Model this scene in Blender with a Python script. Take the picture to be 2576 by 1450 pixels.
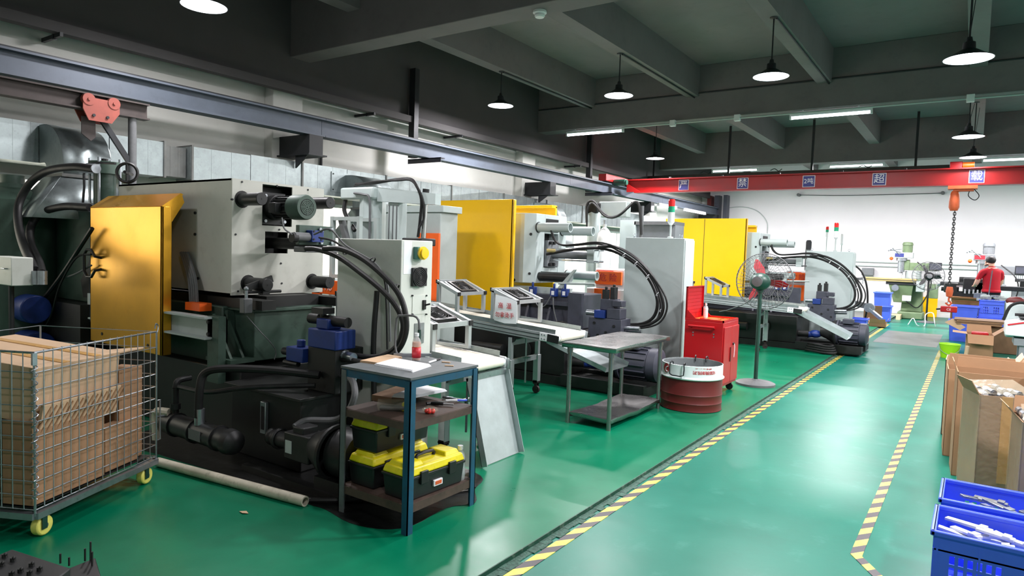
import bpy, bmesh, math, random
from mathutils import Vector, Matrix
random.seed(7)
S = bpy.context.scene
for _o in list(bpy.data.objects): bpy.data.objects.remove(_o)
COL = S.collection
PI = math.pi
# ---------------------------------------------------------------- camera
FPX, CX, CY = 1690.2, 1288.0, 725.0          # focal length and centre in pixels of a 2576 x 1450 frame
yaw, pitch, roll = (math.radians(a) for a in (34.4986, 3.15984, -1.87923))
_f = Vector((-math.sin(yaw)*math.cos(pitch), math.cos(yaw)*math.cos(pitch), -math.sin(pitch)))
_r = Vector((math.cos(yaw), math.sin(yaw), 0)); _d = _f.cross(_r)
RX = math.cos(roll)*_r + math.sin(roll)*_d
RY = -math.sin(roll)*_r + math.cos(roll)*_d
CAM = Vector((0, 0, 1.5))
cd = bpy.data.cameras.new('camera'); cam = bpy.data.objects.new('camera', cd); COL.objects.link(cam)
cd.sensor_width = 36; cd.lens = FPX/2576*36; cd.clip_start = .05; cd.clip_end = 200
cam.matrix_world = Matrix(((RX.x, -RY.x, -_f.x, CAM.x), (RX.y, -RY.y, -_f.y, CAM.y), (RX.z, -RY.z, -_f.z, CAM.z), (0, 0, 0, 1)))
S.camera = cam
def W(u, v, **k):
    """point where a sight line of the survey meets the plane x=, y= or z="""
    d = RX*((u-CX)/FPX) + RY*((v-CY)/FPX) + _f
    (a, val), = k.items(); i = 'xyz'.index(a)
    return CAM + d*((val-CAM[i])/d[i])
# ---------------------------------------------------------------- world, exposure
S.view_settings.view_transform = 'Standard'; S.view_settings.look = 'None'
S.view_settings.exposure = 0.0; S.view_settings.gamma = 1.0; S.view_settings.use_curve_mapping = False
try: S.cycles.use_denoising = True
except Exception: pass
S.cycles.adaptive_threshold = .025
S.cycles.max_bounces = 6; S.cycles.diffuse_bounces = 4; S.cycles.glossy_bounces = 3; S.cycles.transmission_bounces = 5
S.cycles.sample_clamp_indirect = 6.0; S.cycles.caustics_reflective = False; S.cycles.caustics_refractive = False
wd = bpy.data.worlds.new('world'); S.world = wd; wd.use_nodes = True
wd.node_tree.nodes['Background'].inputs[0].default_value = (.75, .85, 1, 1)
wd.node_tree.nodes['Background'].inputs[1].default_value = .05
LAMP_W = 150.0      # pendant lamp
TUBE_W = 45.0       # fluorescent fitting
BACK_W = 350.0      # the row of fittings over the tool shop at the far wall
WIN = 3.0           # overcast daylight in the window panes
ZC, ZB, ZJ, ZA = 4.95, 4.0, 4.4, -0.025      # slab, beam soffit, joist soffit, aisle floor
XL, YB, XR, YN = -8.0, 23.2, 5.5, -3.0       # left wall, far wall, right wall, near wall
# ---------------------------------------------------------------- materials
def lin(c):
    return tuple(((x/255)/12.92 if x/255 <= .04045 else ((x/255+.055)/1.055)**2.4) for x in c[:3]) + (1,)
MATS = {}
def mat(name, col, rough=.5, metal=0, var=.12, scale=6, dirt=0, dcol=(25, 24, 22), bump=0, bscale=60, emit=0, ecol=None, alpha=1, trans=0, spec=.5, coat=0, wear=None):
    m = bpy.data.materials.new(name); MATS[name] = m; m.use_nodes = True
    nt = m.node_tree; N = nt.nodes; L = nt.links; b = N['Principled BSDF']
    tc = N.new('ShaderNodeTexCoord')
    nz = N.new('ShaderNodeTexNoise'); nz.inputs['Scale'].default_value = scale; nz.inputs['Detail'].default_value = 6; nz.inputs['Roughness'].default_value = .62
    L.new(tc.outputs['Object'], nz.inputs['Vector'])
    c = lin(col)
    rp = N.new('ShaderNodeValToRGB'); rp.color_ramp.elements[0].position = .3; rp.color_ramp.elements[1].position = .72
    rp.color_ramp.elements[0].color = tuple(max(0, x*(1-var)) for x in c[:3])+(1,); rp.color_ramp.elements[1].color = tuple(min(1, x*(1+var)) for x in c[:3])+(1,)
    L.new(nz.outputs['Fac'], rp.inputs['Fac']); out = rp.outputs['Color']
    for amt, dc, sc, thr in ([(dirt, dcol, scale*2.7, .56)] if dirt else []) + ([(wear[1], wear[0], wear[2], .6)] if wear else []):
        n2 = N.new('ShaderNodeTexNoise'); n2.inputs['Scale'].default_value = sc; n2.inputs['Detail'].default_value = 9; n2.inputs['Roughness'].default_value = .7
        L.new(tc.outputs['Object'], n2.inputs['Vector'])
        r2 = N.new('ShaderNodeValToRGB'); r2.color_ramp.elements[0].position = thr-.03; r2.color_ramp.elements[1].position = thr+.14
        r2.color_ramp.elements[0].color = (0, 0, 0, 1); r2.color_ramp.elements[1].color = (amt, amt, amt, 1); L.new(n2.outputs['Fac'], r2.inputs['Fac'])
        mx = N.new('ShaderNodeMixRGB'); mx.inputs[2].default_value = lin(dc); L.new(r2.outputs['Color'], mx.inputs[0]); L.new(out, mx.inputs[1]); out = mx.outputs[0]
    L.new(out, b.inputs['Base Color'])
    mr = N.new('ShaderNodeMapRange'); mr.inputs['To Min'].default_value = max(.03, rough-.1); mr.inputs['To Max'].default_value = min(1, rough+.12)
    L.new(nz.outputs['Fac'], mr.inputs['Value']); L.new(mr.outputs['Result'], b.inputs['Roughness'])
    b.inputs['Metallic'].default_value = metal; b.inputs['Specular IOR Level'].default_value = spec
    if coat: b.inputs['Coat Weight'].default_value = coat; b.inputs['Coat Roughness'].default_value = .12
    if bump:
        n3 = N.new('ShaderNodeTexNoise'); n3.inputs['Scale'].default_value = bscale; n3.inputs['Detail'].default_value = 4
        L.new(tc.outputs['Object'], n3.inputs['Vector']); bp = N.new('ShaderNodeBump'); bp.inputs['Strength'].default_value = bump; bp.inputs['Distance'].default_value = .01
        L.new(n3.outputs['Fac'], bp.inputs['Height']); L.new(bp.outputs['Normal'], b.inputs['Normal'])
    if emit: b.inputs['Emission Color'].default_value = lin(ecol or col); b.inputs['Emission Strength'].default_value = emit
    if trans: b.inputs['Transmission Weight'].default_value = trans; b.inputs['IOR'].default_value = 1.4
    if alpha < 1: b.inputs['Alpha'].default_value = alpha
    return m
def M(n): return MATS[n]
mat('floor_green', (0, 108, 76), .3, spec=.25, var=.12, scale=1.6, bump=.05, bscale=14, wear=((24, 122, 94), .3, 7), dirt=.2, dcol=(6, 70, 50))
mat('aisle_green', (4, 106, 88), .33, spec=.25, var=.12, scale=1.1, bump=.05, bscale=14, wear=((70, 138, 124), .4, 4.5), dirt=.18, dcol=(8, 78, 64))  # bluer than the bay: wear and white reflection both put into the tint
mat('concrete_patch', (96, 100, 96), .4, var=.2, scale=3, dirt=.3)
mat('edge_shade', (8, 62, 46), .5, var=.3, scale=9, dirt=.6, dcol=(120, 132, 120))  # shade of the riser face painted in as darker green, with pale chips
mat('edge_rough', (60, 92, 80), .8, var=.5, scale=40, dirt=.7, dcol=(22, 30, 26), bump=.6)
mat('oil_stain', (13, 14, 14), .32, var=.5, scale=5, dirt=.5, dcol=(34, 38, 36), bump=.2, bscale=20)
mat('wall_white', (214, 214, 209), .75, var=.05, scale=1.3, dirt=.12, dcol=(140, 140, 135))
mat('wall_far', (232, 228, 232), .75, var=.03, scale=1.0)
mat('ceiling_grey', (122, 115, 117), .85, var=.1, scale=1.2, dirt=.15, dcol=(60, 62, 62))
mat('beam_grey', (112, 107, 108), .85, var=.1, scale=2, dirt=.15, dcol=(55, 55, 55))
mat('edge_beam', (70, 68, 69), .85, var=.12, scale=2)
mat('steel_blue', (86, 94, 106), .5, .2, var=.14, scale=3, dirt=.2, dcol=(60, 60, 62))
mat('steel_dark', (42, 44, 47), .5, .3, var=.2, scale=8)
mat('black', (14, 14, 15), .55, var=.3, scale=10)
mat('rubber', (26, 26, 27), .5, var=.2, scale=20, spec=.4)
mat('tire', (38, 26, 26), .6)
mat('galv', (152, 162, 163), .36, .8, var=.16, scale=9, dirt=.35, dcol=(104, 110, 110), bump=.05, bscale=30)
mat('galv_sheet', (180, 190, 192), .38, .45, var=.08, scale=9, dirt=.15, dcol=(140, 146, 146))
mat('galv_dark', (112, 114, 112), .45, .6, var=.22, scale=4, dirt=.3, dcol=(90, 78, 62))
mat('chrome', (205, 206, 208), .16, 1, var=.06, scale=12)
mat('zinc', (168, 174, 180), .3, .85, var=.12, scale=30)
mat('stainless', (150, 148, 147), .27, .9, var=.1, scale=4, dirt=.06, dcol=(100, 96, 94))
mat('alu', (188, 194, 196), .32, .6, var=.06, scale=12)
mat('machine_white', (194, 195, 186), .5, var=.05, scale=4, dirt=.14, dcol=(120, 116, 100))
mat('machine_tan', (150, 146, 128), .5, var=.08, scale=4, dirt=.2, dcol=(96, 92, 78))
mat('machine_green', (60, 82, 71), .5, var=.18, scale=5, dirt=.35, dcol=(24, 28, 26))
mat('machine_dark', (23, 25, 24), .5, var=.35, scale=6, dirt=.4, dcol=(12, 12, 12))
mat('tank_dark', (14, 15, 15), .45, var=.4, scale=5, dirt=.4, dcol=(10, 10, 10))
mat('iron_dark', (38, 39, 40), .42, .3, var=.35, scale=12, dirt=.3, dcol=(14, 14, 14))
mat('slate', (62, 64, 76), .5, var=.2, scale=6, dirt=.3, dcol=(28, 28, 34))
mat('pale_grey', (184, 196, 195), .42, var=.05, scale=4, dirt=.06, dcol=(120, 126, 122))
mat('pale_grey2', (172, 182, 180), .5, var=.06, scale=4, dirt=.1, dcol=(120, 120, 116))
mat('cabinet_old', (206, 210, 202), .5, var=.05, scale=3, dirt=.16, dcol=(150, 148, 132))
mat('yellow_paint', (252, 196, 0), .3, var=.04, scale=2, coat=.2)
mat('yellow_old', (226, 168, 50), .3, .8, var=.08, scale=2.5, dirt=.12, dcol=(150, 96, 10), bump=.03, bscale=9)
mat('red_paint', (168, 8, 18), .34, var=.07, scale=4)
mat('red_crane', (150, 12, 15), .4, var=.1, scale=3, dirt=.12, dcol=(120, 12, 14))
mat('red_dark', (92, 24, 23), .45, var=.12, scale=5, dirt=.12, dcol=(60, 18, 18))
mat('orange', (240, 96, 16), .45, var=.06, scale=4)
mat('orange_rust', (205, 92, 48), .5, var=.14, scale=9, dirt=.2, dcol=(120, 44, 26))
mat('trolley_pink', (146, 70, 58), .55, var=.14, scale=9, dirt=.25, dcol=(120, 60, 50))
mat('rust_dark', (62, 54, 52), .6, .2, var=.3, scale=9)
mat('blue_valve', (26, 52, 122), .4, var=.15, scale=12, dirt=.2, dcol=(12, 18, 40))
mat('blue_crate', (84, 112, 240), .35, var=.06, scale=4, spec=.45)
mat('blue_steel', (16, 74, 100), .5, var=.2, scale=7, dirt=.45, dcol=(46, 44, 44))
mat('shelf_rust', (74, 58, 50), .6, var=.35, scale=9, dirt=.5, dcol=(34, 28, 26))
mat('table_grey', (92, 98, 100), .5, .2, var=.2, scale=6, dirt=.35, dcol=(52, 48, 46))
mat('belt', (226, 222, 206), .6, var=.04, scale=5, dirt=.12, dcol=(180, 172, 150))
mat('paper', (236, 238, 242), .8, var=.02, scale=5)
mat('cardboard', (158, 122, 90), .8, var=.09, scale=4, bump=.05, bscale=40)
mat('cardboard_lite', (192, 162, 130), .8, var=.08, scale=4, bump=.05, bscale=40)
mat('cardboard_dark', (120, 92, 68), .85, var=.1, scale=4)
mat('kraft_tape', (196, 152, 92), .25, var=.08, scale=9)
mat('film', (205, 196, 172), .1, var=.1, scale=14, alpha=.16, spec=.9, bump=.5, bscale=25)
mat('plastic_white', (226, 228, 230), .35, var=.03)
mat('plastic_yellow', (226, 210, 20), .4, var=.1, scale=10, dirt=.3, dcol=(120, 110, 40))
mat('plastic_black', (24, 24, 26), .4, var=.2, scale=14)
mat('lime', (150, 214, 20), .4, var=.06)
mat('caster_yellow', (228, 220, 110), .4, var=.12, scale=20)
mat('green_dark', (26, 62, 52), .4, var=.15, scale=8)
mat('mill_green', (112, 132, 98), .5, var=.12, scale=6)
mat('mill_grey', (120, 124, 128), .5, var=.12, scale=6)
mat('wood', (150, 104, 66), .7, var=.2, scale=5)
mat('wood_pale', (206, 186, 152), .7, var=.12, scale=7)
mat('gold_bar', (196, 176, 120), .35, .5, var=.1)
mat('red_blade', (176, 26, 40), .45, var=.08)
mat('lens_green', (10, 150, 110), .25, var=.03)
mat('lens_red', (220, 24, 24), .25, var=.03)
mat('lens_yellow', (245, 200, 20), .3, var=.03)
mat('teal_plate', (70, 120, 106), .5, var=.1)
mat('sign_blue', (52, 58, 128), .5, var=.05)
mat('ink_white', (232, 232, 236), .6, var=.02)
mat('ink_red', (190, 44, 52), .6, var=.05)
mat('ink_black', (26, 26, 28), .6, var=.05)
mat('shirt_red', (176, 10, 32), .85, var=.08, scale=9)
mat('trousers', (26, 27, 34), .85, var=.1)
mat('skin', (216, 164, 140), .55, var=.04)
mat('hair', (20, 18, 18), .6, var=.2, scale=40)
mat('drum_white', (214, 226, 226), .3, var=.04, scale=3)
mat('drum_inside', (112, 118, 120), .5, var=.1)
mat('bottle_clear', (225, 235, 238), .06, var=.01, alpha=.35, spec=.8)
mat('tea', (206, 112, 30), .15, var=.05)
mat('label_red', (196, 40, 52), .4, var=.05)
mat('lamp_inner', (250, 250, 255), .3, var=.01, emit=2.2, ecol=(240, 246, 255))
mat('bulb', (255, 255, 255), .3, var=.0, emit=14, ecol=(235, 243, 255))
mat('tube_glow', (255, 255, 255), .3, var=.0, emit=9, ecol=(240, 246, 255))
mat('window_glow', (255, 250, 238), .3, var=.0, emit=WIN, ecol=(255, 247, 228))
mat('hose_grey', (96, 98, 100), .5, var=.15, scale=20)
mat('parts_metal', (150, 156, 162), .3, .8, var=.25, scale=25)
mat('parts_white', (216, 218, 220), .4, .2, var=.06, scale=20)
mat('foil', (170, 172, 170), .3, .6, var=.2, scale=20, bump=.4, bscale=30)
mat('pvc', (196, 190, 172), .45, var=.2, scale=8, dirt=.5, dcol=(96, 88, 70))
def stripes():
    m = bpy.data.materials.new('hazard_tape'); MATS['hazard_tape'] = m; m.use_nodes = True; nt = m.node_tree; N = nt.nodes; L = nt.links; b = N['Principled BSDF']
    tc = N.new('ShaderNodeTexCoord'); sp = N.new('ShaderNodeSeparateXYZ'); L.new(tc.outputs['Object'], sp.inputs[0])
    a = N.new('ShaderNodeMath'); a.operation = 'MULTIPLY'; a.inputs[1].default_value = -1.43; L.new(sp.outputs['X'], a.inputs[0])
    s = N.new('ShaderNodeMath'); s.operation = 'ADD'; L.new(sp.outputs['Y'], s.inputs[0]); L.new(a.outputs[0], s.inputs[1])
    d = N.new('ShaderNodeMath'); d.operation = 'DIVIDE'; d.inputs[1].default_value = .2; L.new(s.outputs[0], d.inputs[0])
    f = N.new('ShaderNodeMath'); f.operation = 'FRACT'; L.new(d.outputs[0], f.inputs[0])
    g = N.new('ShaderNodeMath'); g.operation = 'GREATER_THAN'; g.inputs[1].default_value = .5; L.new(f.outputs[0], g.inputs[0])
    nz = N.new('ShaderNodeTexNoise'); nz.inputs['Scale'].default_value = 30; nz.inputs['Detail'].default_value = 8; L.new(tc.outputs['Object'], nz.inputs['Vector'])
    r = N.new('ShaderNodeValToRGB'); r.color_ramp.elements[0].position = .3; r.color_ramp.elements[1].position = .6
    r.color_ramp.elements[0].color = lin((196, 180, 60)); r.color_ramp.elements[1].color = lin((222, 206, 84)); L.new(nz.outputs['Fac'], r.inputs['Fac'])
    mx = N.new('ShaderNodeMixRGB'); L.new(g.outputs[0], mx.inputs[0]); L.new(r.outputs['Color'], mx.inputs[1]); mx.inputs[2].default_value = lin((62, 56, 60))
    L.new(mx.outputs[0], b.inputs['Base Color']); b.inputs['Roughness'].default_value = .45
stripes()
# ---------------------------------------------------------------- mesh helpers
V = Vector
def smooth_pts(pts, n=6, closed=False):
    pts = [V(p) for p in pts]
    if len(pts) < 3: return pts
    out = []; k = len(pts)
    for i in range(k if closed else k-1):
        p0 = pts[(i-1) % k] if closed or i > 0 else pts[0]*2-pts[1]
        p1 = pts[i]; p2 = pts[(i+1) % k]
        p3 = pts[(i+2) % k] if closed or i+2 < k else pts[-1]*2-pts[-2]
        for j in range(n):
            t = j/n; out.append(.5*((2*p1)+(p2-p0)*t+(2*p0-5*p1+4*p2-p3)*t*t+(3*p1-p0-3*p2+p3)*t**3))
    if not closed: out.append(pts[-1])
    return out
def frame(ax):
    ax = V(ax).normalized(); u = ax.cross(V((0, 0, 1)) if abs(ax.z) < .9 else V((1, 0, 0))).normalized()
    return ax, u, ax.cross(u)
class B:
    def __init__(s): s.bm = bmesh.new()
    def hexa(s, c):
        v = [s.bm.verts.new(p) for p in c]
        for f in ((0, 3, 2, 1), (4, 5, 6, 7), (0, 1, 5, 4), (1, 2, 6, 5), (2, 3, 7, 6), (3, 0, 4, 7)): s.bm.faces.new([v[i] for i in f])
        return s
    def box(s, x0, x1, y0, y1, z0, z1):
        return s.hexa([(x0, y0, z0), (x1, y0, z0), (x1, y1, z0), (x0, y1, z0), (x0, y0, z1), (x1, y0, z1), (x1, y1, z1), (x0, y1, z1)])
    def obox(s, c, sx, sy, sz, rz=0, rot=None):
        R = rot or Matrix.Rotation(rz, 3, 'Z'); c = V(c)
        return s.hexa([c+R@V((a*sx/2, b*sy/2, d*sz/2)) for a, b, d in ((-1, -1, -1), (1, -1, -1), (1, 1, -1), (-1, 1, -1), (-1, -1, 1), (1, -1, 1), (1, 1, 1), (-1, 1, 1))])
    def bar(s, p, q, w, h=None, up=None):
        p, q = V(p), V(q); h = h or w; ax, u, v = frame(q-p)
        if up is not None: v = (V(up)-ax*ax.dot(V(up))).normalized(); u = v.cross(ax)
        o = [(-1, -1), (1, -1), (1, 1), (-1, 1)]
        return s.hexa([p+u*a*w/2+v*b*h/2 for a, b in o]+[q+u*a*w/2+v*b*h/2 for a, b in o])
    def cyl(s, p, q, r, r2=None, n=16, cap=True):
        p, q = V(p), V(q); r2 = r if r2 is None else r2; ax, u, v = frame(q-p); A = []; Bv = []
        for i in range(n):
            t = 2*PI*i/n; d = u*math.cos(t)+v*math.sin(t); A.append(s.bm.verts.new(p+d*r)); Bv.append(s.bm.verts.new(q+d*r2))
        for i in range(n): s.bm.faces.new((A[i], A[(i+1) % n], Bv[(i+1) % n], Bv[i]))
        if cap: s.bm.faces.new(A[::-1]); s.bm.faces.new(Bv)
        return s
    def tube(s, pts, r, n=8, sm=5, closed=False):
        P = smooth_pts(pts, sm, closed) if sm else [V(p) for p in pts]
        rings = []; k = len(P); u = None
        for i, p in enumerate(P):
            a = P[(i-1) % k] if closed or i > 0 else P[0]; b = P[(i+1) % k] if closed or i+1 < k else P[-1]
            ax = (b-a); ax = ax.normalized() if ax.length > 1e-9 else V((0, 0, 1))
            if u is None: _, u, _v = frame(ax)
            u = (u-ax*ax.dot(u))
            u = u.normalized() if u.length > 1e-6 else frame(ax)[1]
            v = ax.cross(u); rr = r(i/(k-1)) if callable(r) else r
            rings.append([s.bm.verts.new(p+u*math.cos(2*PI*j/n)*rr+v*math.sin(2*PI*j/n)*rr) for j in range(n)])
        for i in range(k if closed else k-1):
            A, C = rings[i], rings[(i+1) % k]
            for j in range(n): s.bm.faces.new((A[j], A[(j+1) % n], C[(j+1) % n], C[j]))
        if not closed: s.bm.faces.new(rings[0][::-1]); s.bm.faces.new(rings[-1])
        return s
    def lathe(s, prof, o, ax=(0, 0, 1), n=24, a0=0, a1=2*PI):
        o = V(o); ax, u, v = frame(ax); full = abs(a1-a0-2*PI) < 1e-6; m = n if full else n+1; rings = []
        for r, h in prof:
            if r < 1e-6: rings.append([s.bm.verts.new(o+ax*h)]*m)
            else: rings.append([s.bm.verts.new(o+ax*h+(u*math.cos(a0+(a1-a0)*i/n)+v*math.sin(a0+(a1-a0)*i/n))*r) for i in range(m)])
        for A, C in zip(rings, rings[1:]):
            for i in range(n):
                j = (i+1) % m; q = []
                for w in (A[i], A[j], C[j], C[i]):
                    if w not in q: q.append(w)
                if len(q) > 2:
                    try: s.bm.faces.new(q)
                    except ValueError: pass
        return s
    def prism(s, poly, vec):
        vec = V(vec); a = [s.bm.verts.new(V(p)) for p in poly]; b = [s.bm.verts.new(V(p)+vec) for p in poly]; n = len(a)
        s.bm.faces.new(a[::-1]); s.bm.faces.new(b)
        for i in range(n): s.bm.faces.new((a[i], a[(i+1) % n], b[(i+1) % n], b[i]))
        return s
    def sph(s, c, r, sc=(1, 1, 1), n=16):
        c = V(c); bmesh.ops.create_uvsphere(s.bm, u_segments=n, v_segments=max(6, n//2), radius=r, matrix=Matrix.Translation(c) @ Matrix.Diagonal((*sc, 1))); return s
    def plate(s, o, u, v, w, h, t, holes):
        """sheet of thickness t with rectangular openings, holes = (u0,v0,u1,v1)"""
        o, u, v = V(o), V(u).normalized(), V(v).normalized(); nn = u.cross(v)*t
        us = sorted({0, w, *[a for q in holes for a in (q[0], q[2])]}); vs = sorted({0, h, *[a for q in holes for a in (q[1], q[3])]})
        for i in range(len(us)-1):
            for j in range(len(vs)-1):
                cu, cv = (us[i]+us[i+1])/2, (vs[j]+vs[j+1])/2
                if any(q[0] < cu < q[2] and q[1] < cv < q[3] for q in holes): continue
                c = [o+u*us[i]+v*vs[j], o+u*us[i+1]+v*vs[j], o+u*us[i+1]+v*vs[j+1], o+u*us[i]+v*vs[j+1]]
                s.hexa(c+[p+nn for p in c])
        return s
    def weld(s): bmesh.ops.remove_doubles(s.bm, verts=s.bm.verts, dist=1e-5); return s
    def face(s, pts): s.bm.faces.new([s.bm.verts.new(V(p)) for p in pts]); return s
    def out(s, name, m, parent=None, bev=0, ang=35, local=False, thick=0):
        o0 = V((0, 0, 0)) if (local or parent is None) else ORG.get(root_of(parent), V((0, 0, 0)))
        if o0.length: bmesh.ops.translate(s.bm, verts=s.bm.verts, vec=-o0)
        bmesh.ops.recalc_face_normals(s.bm, faces=s.bm.faces)
        me = bpy.data.meshes.new(name); s.bm.to_mesh(me); s.bm.free()
        me.materials.append(M(m) if isinstance(m, str) else m)
        for p in me.polygons: p.use_smooth = True
        me.set_sharp_from_angle(angle=math.radians(ang))
        o = bpy.data.objects.new(name, me); COL.objects.link(o)
        if thick: md = o.modifiers.new('Solidify', 'SOLIDIFY'); md.thickness = thick; md.offset = 0
        if bev: md = o.modifiers.new('Bevel', 'BEVEL'); md.width = bev; md.segments = 2; md.limit_method = 'ANGLE'; md.angle_limit = math.radians(40)
        if parent is not None: o.parent = parent
        return o
ORG = {}
def root_of(o):
    while o.parent is not None: o = o.parent
    return o.name
def thing(name, label, cat, loc=(0, 0, 0), rz=0, group=None):
    o = bpy.data.objects.new(name, None); COL.objects.link(o); o.empty_display_size = .1
    o.location = loc; o.rotation_euler = (0, 0, rz); o['label'] = label; o['category'] = cat
    if group: o['group'] = group
    ORG[o.name] = V(loc); return o
def tag(o, label, cat, group=None):
    o['label'] = label; o['category'] = cat
    if group: o['group'] = group
    return o
def struct(o): o['kind'] = 'structure'; return o
def dup(root, loc, rz, label, group=None):
    def cp(o, par):
        c = o.copy(); COL.objects.link(c)
        if par is not None: c.parent = par
        for ch in list(o.children): cp(ch, c)
        return c
    r = cp(root, None); r.location = loc; r.rotation_euler = (0, 0, rz); r['label'] = label; ORG[r.name] = V(loc)
    if group: r['group'] = group
    return r
def text(s, size, loc, X, Y, m, parent=None, name='lettering', ext=.001, w=None):
    """flat lettering, X = reading direction, Y = up direction, centred on loc"""
    c = bpy.data.curves.new('t', 'FONT'); c.body = s; c.size = size; c.align_x = 'CENTER'; c.align_y = 'CENTER'; c.extrude = ext; c.resolution_u = 2
    if w: c.space_character = w
    o = bpy.data.objects.new('t', c); COL.objects.link(o)
    dg = bpy.context.evaluated_depsgraph_get(); me = bpy.data.meshes.new_from_object(o.evaluated_get(dg))
    bpy.data.objects.remove(o); bpy.data.curves.remove(c)
    X = V(X).normalized(); Y = V(Y).normalized(); Z = X.cross(Y); loc = V(loc)-(ORG.get(root_of(parent), V((0, 0, 0))) if parent is not None else V((0, 0, 0)))
    me.transform(Matrix(((X.x, Y.x, Z.x, loc.x), (X.y, Y.y, Z.y, loc.y), (X.z, Y.z, Z.z, loc.z), (0, 0, 0, 1))))
    me.materials.clear(); me.materials.append(M(m)); q = bpy.data.objects.new(name, me); COL.objects.link(q)
    if parent is not None: q.parent = parent
    return q
def area(name, loc, size, power, rot=(0, 0, 0), parent=None, shape='DISK', sy=None, col=(1, .965, .985), spread=180):
    l = bpy.data.lights.new(name, 'AREA'); l.shape = shape; l.size = size; l.energy = power; l.color = col; l.spread = math.radians(spread)
    if sy: l.size_y = sy
    o = bpy.data.objects.new(name, l); COL.objects.link(o); o.rotation_euler = rot
    if parent is not None: o.parent = parent; o.location = V(loc)-ORG.get(root_of(parent), V((0, 0, 0)))
    else: o.location = loc
    return o
# ---------------------------------------------------------------- the hall
struct(B().box(XL-.3, -1.80, YN, YB, -.3, 0).out('floor', 'floor_green'))
struct(B().box(-1.80, XR, YN, YB, -.3, ZA).out('floor', 'aisle_green'))
b = B(); ys = [YN+i*.06 for i in range(int((YB-YN)/.06))]
for i in range(len(ys)-1):                      # chipped edge of the raised machine bay
    w0 = -1.745+random.uniform(-.02, .008)
    b.box(-1.80, w0, ys[i], ys[i+1], ZA-.01, ZA+.003+random.uniform(0, .003))
struct(b.out('trim_1', 'edge_rough'))
struct(B().box(-1.803, -1.797, YN, YB, ZA-.02, .001).out('trim_2', 'edge_shade'))
struct(B().box(-1.55, -.5, 14.6, 17.4, ZA-.01, ZA+.002).out('floor_patch', 'concrete_patch'))
struct(B().box(-7.9, -1.9, 19.6, 22.9, -.01, .001).out('floor_patch', 'concrete_patch'))
struct(B().box(XL-.3, XL, YN, YB+.3, 0, ZC).out('wall_left', 'wall_white'))
struct(B().box(XL-.3, XR+.3, YB, YB+.3, -.3, ZC).out('wall_back', 'wall_far'))
struct(B().box(XR, XR+.3, YN, YB, -.3, ZC).out('wall_right', 'wall_white'))
struct(B().box(XL-.3, XR+.3, YN-.3, YN, -.3, ZC).out('wall_front', 'wall_white'))
struct(B().box(XL-.3, XR+.3, YN-.3, YB+.3, ZC, ZC+.2).out('ceiling', 'ceiling_grey'))
for y0, y1 in ((-.4, -.05), (5.81, 6.14), (12.0, 12.35), (18.6, 18.95)): struct(B().box(XL, XR, y0, y1, ZB, ZC).out('ceiling_beam', 'beam_grey', bev=.008))
for x in (-6.5, -4.4, -2.2, -.13, 2.0, 4.2):
    for y0, y1 in ((YN, -.4), (-.05, 5.81), (6.14, 12.0), (12.35, 18.6), (18.95, YB)): struct(B().box(x-.11, x+.11, y0, y1, ZJ, ZC).out('ceiling_joist', 'beam_grey'))
struct(B().box(XL, XL+.28, YN, YB, 3.62, ZC).out('edge_beam', 'edge_beam'))
for y0 in (-.4, 5.62, 11.62, 18.3): struct(B().box(XL, XL+.18, y0, y0+.48, 0, 3.62).out('wall_column', 'wall_white', bev=.01))
for i, (y0, y1) in enumerate(((.2, 3.4), (6.5, 9.4), (12.6, 15.6), (15.9, 18.2))):
    z0, z1 = 1.0, 2.06; n = 4
    o = struct(B().box(XL, XL+.02, y0, y1, z0, z0+.05).box(XL, XL+.05, y0-.05, y0, z0-.05, z1+.05).box(XL, XL+.05, y1, y1+.05, z0-.05, z1+.05).box(XL, XL+.05, y0, y1, z1, z1+.05).box(XL, XL+.1, y0-.05, y1+.05, z0-.06, z0).out('window_%d' % (i+1), 'plastic_white'))
    for k in range(n):
        a, c = y0+(y1-y0)*k/n, y0+(y1-y0)*(k+1)/n; B().box(XL+.004, XL+.012, a+.02, c-.02, z0+.05, z1).out('pane', 'window_glow', o)
        B().box(XL, XL+.035, c-.025, c+.025, z0, z1).out('mullion', 'plastic_white', o)
b = B(); b.box(-7.70, -7.58, YN, YB-.1, 3.51, 3.61)
tray = thing('cable_tray', 'long grey cable trough bracketed along the top of the left wall', 'cable tray', (-7.65, 10, 3.51)); b.out('trough', 'edge_beam', tray)
for y in (3.0, 7.2, 9.3, 13.6, 16.4): B().bar((-7.98, y, 3.49), (-7.55, y, 3.49), .03, .04).box(-7.72, -7.70, y-.02, y+.02, 3.46, 3.6).out('bracket', 'steel_dark', tray)
tp = B(); tp.box(-1.737, -1.675, 1.0, 19.2, ZA-.002, ZA+.003); tag(tp.out('hazard_tape', 'hazard_tape'), 'yellow and black hazard tape running beside the raised floor edge', 'floor tape')
tp = B(); tp.box(-.452, -.396, 3.86, 14.2, ZA-.002, ZA+.003)
tp.prism([(-.452, 3.86, ZA-.002), (-.396, 3.86, ZA-.002), (-.12, 3.42, ZA-.002), (-.165, 3.39, ZA-.002)], (0, 0, .005))
tag(tp.out('hazard_tape', 'hazard_tape'), 'yellow and black hazard tape with a kink beside the cardboard boxes', 'floor tape')
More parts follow.
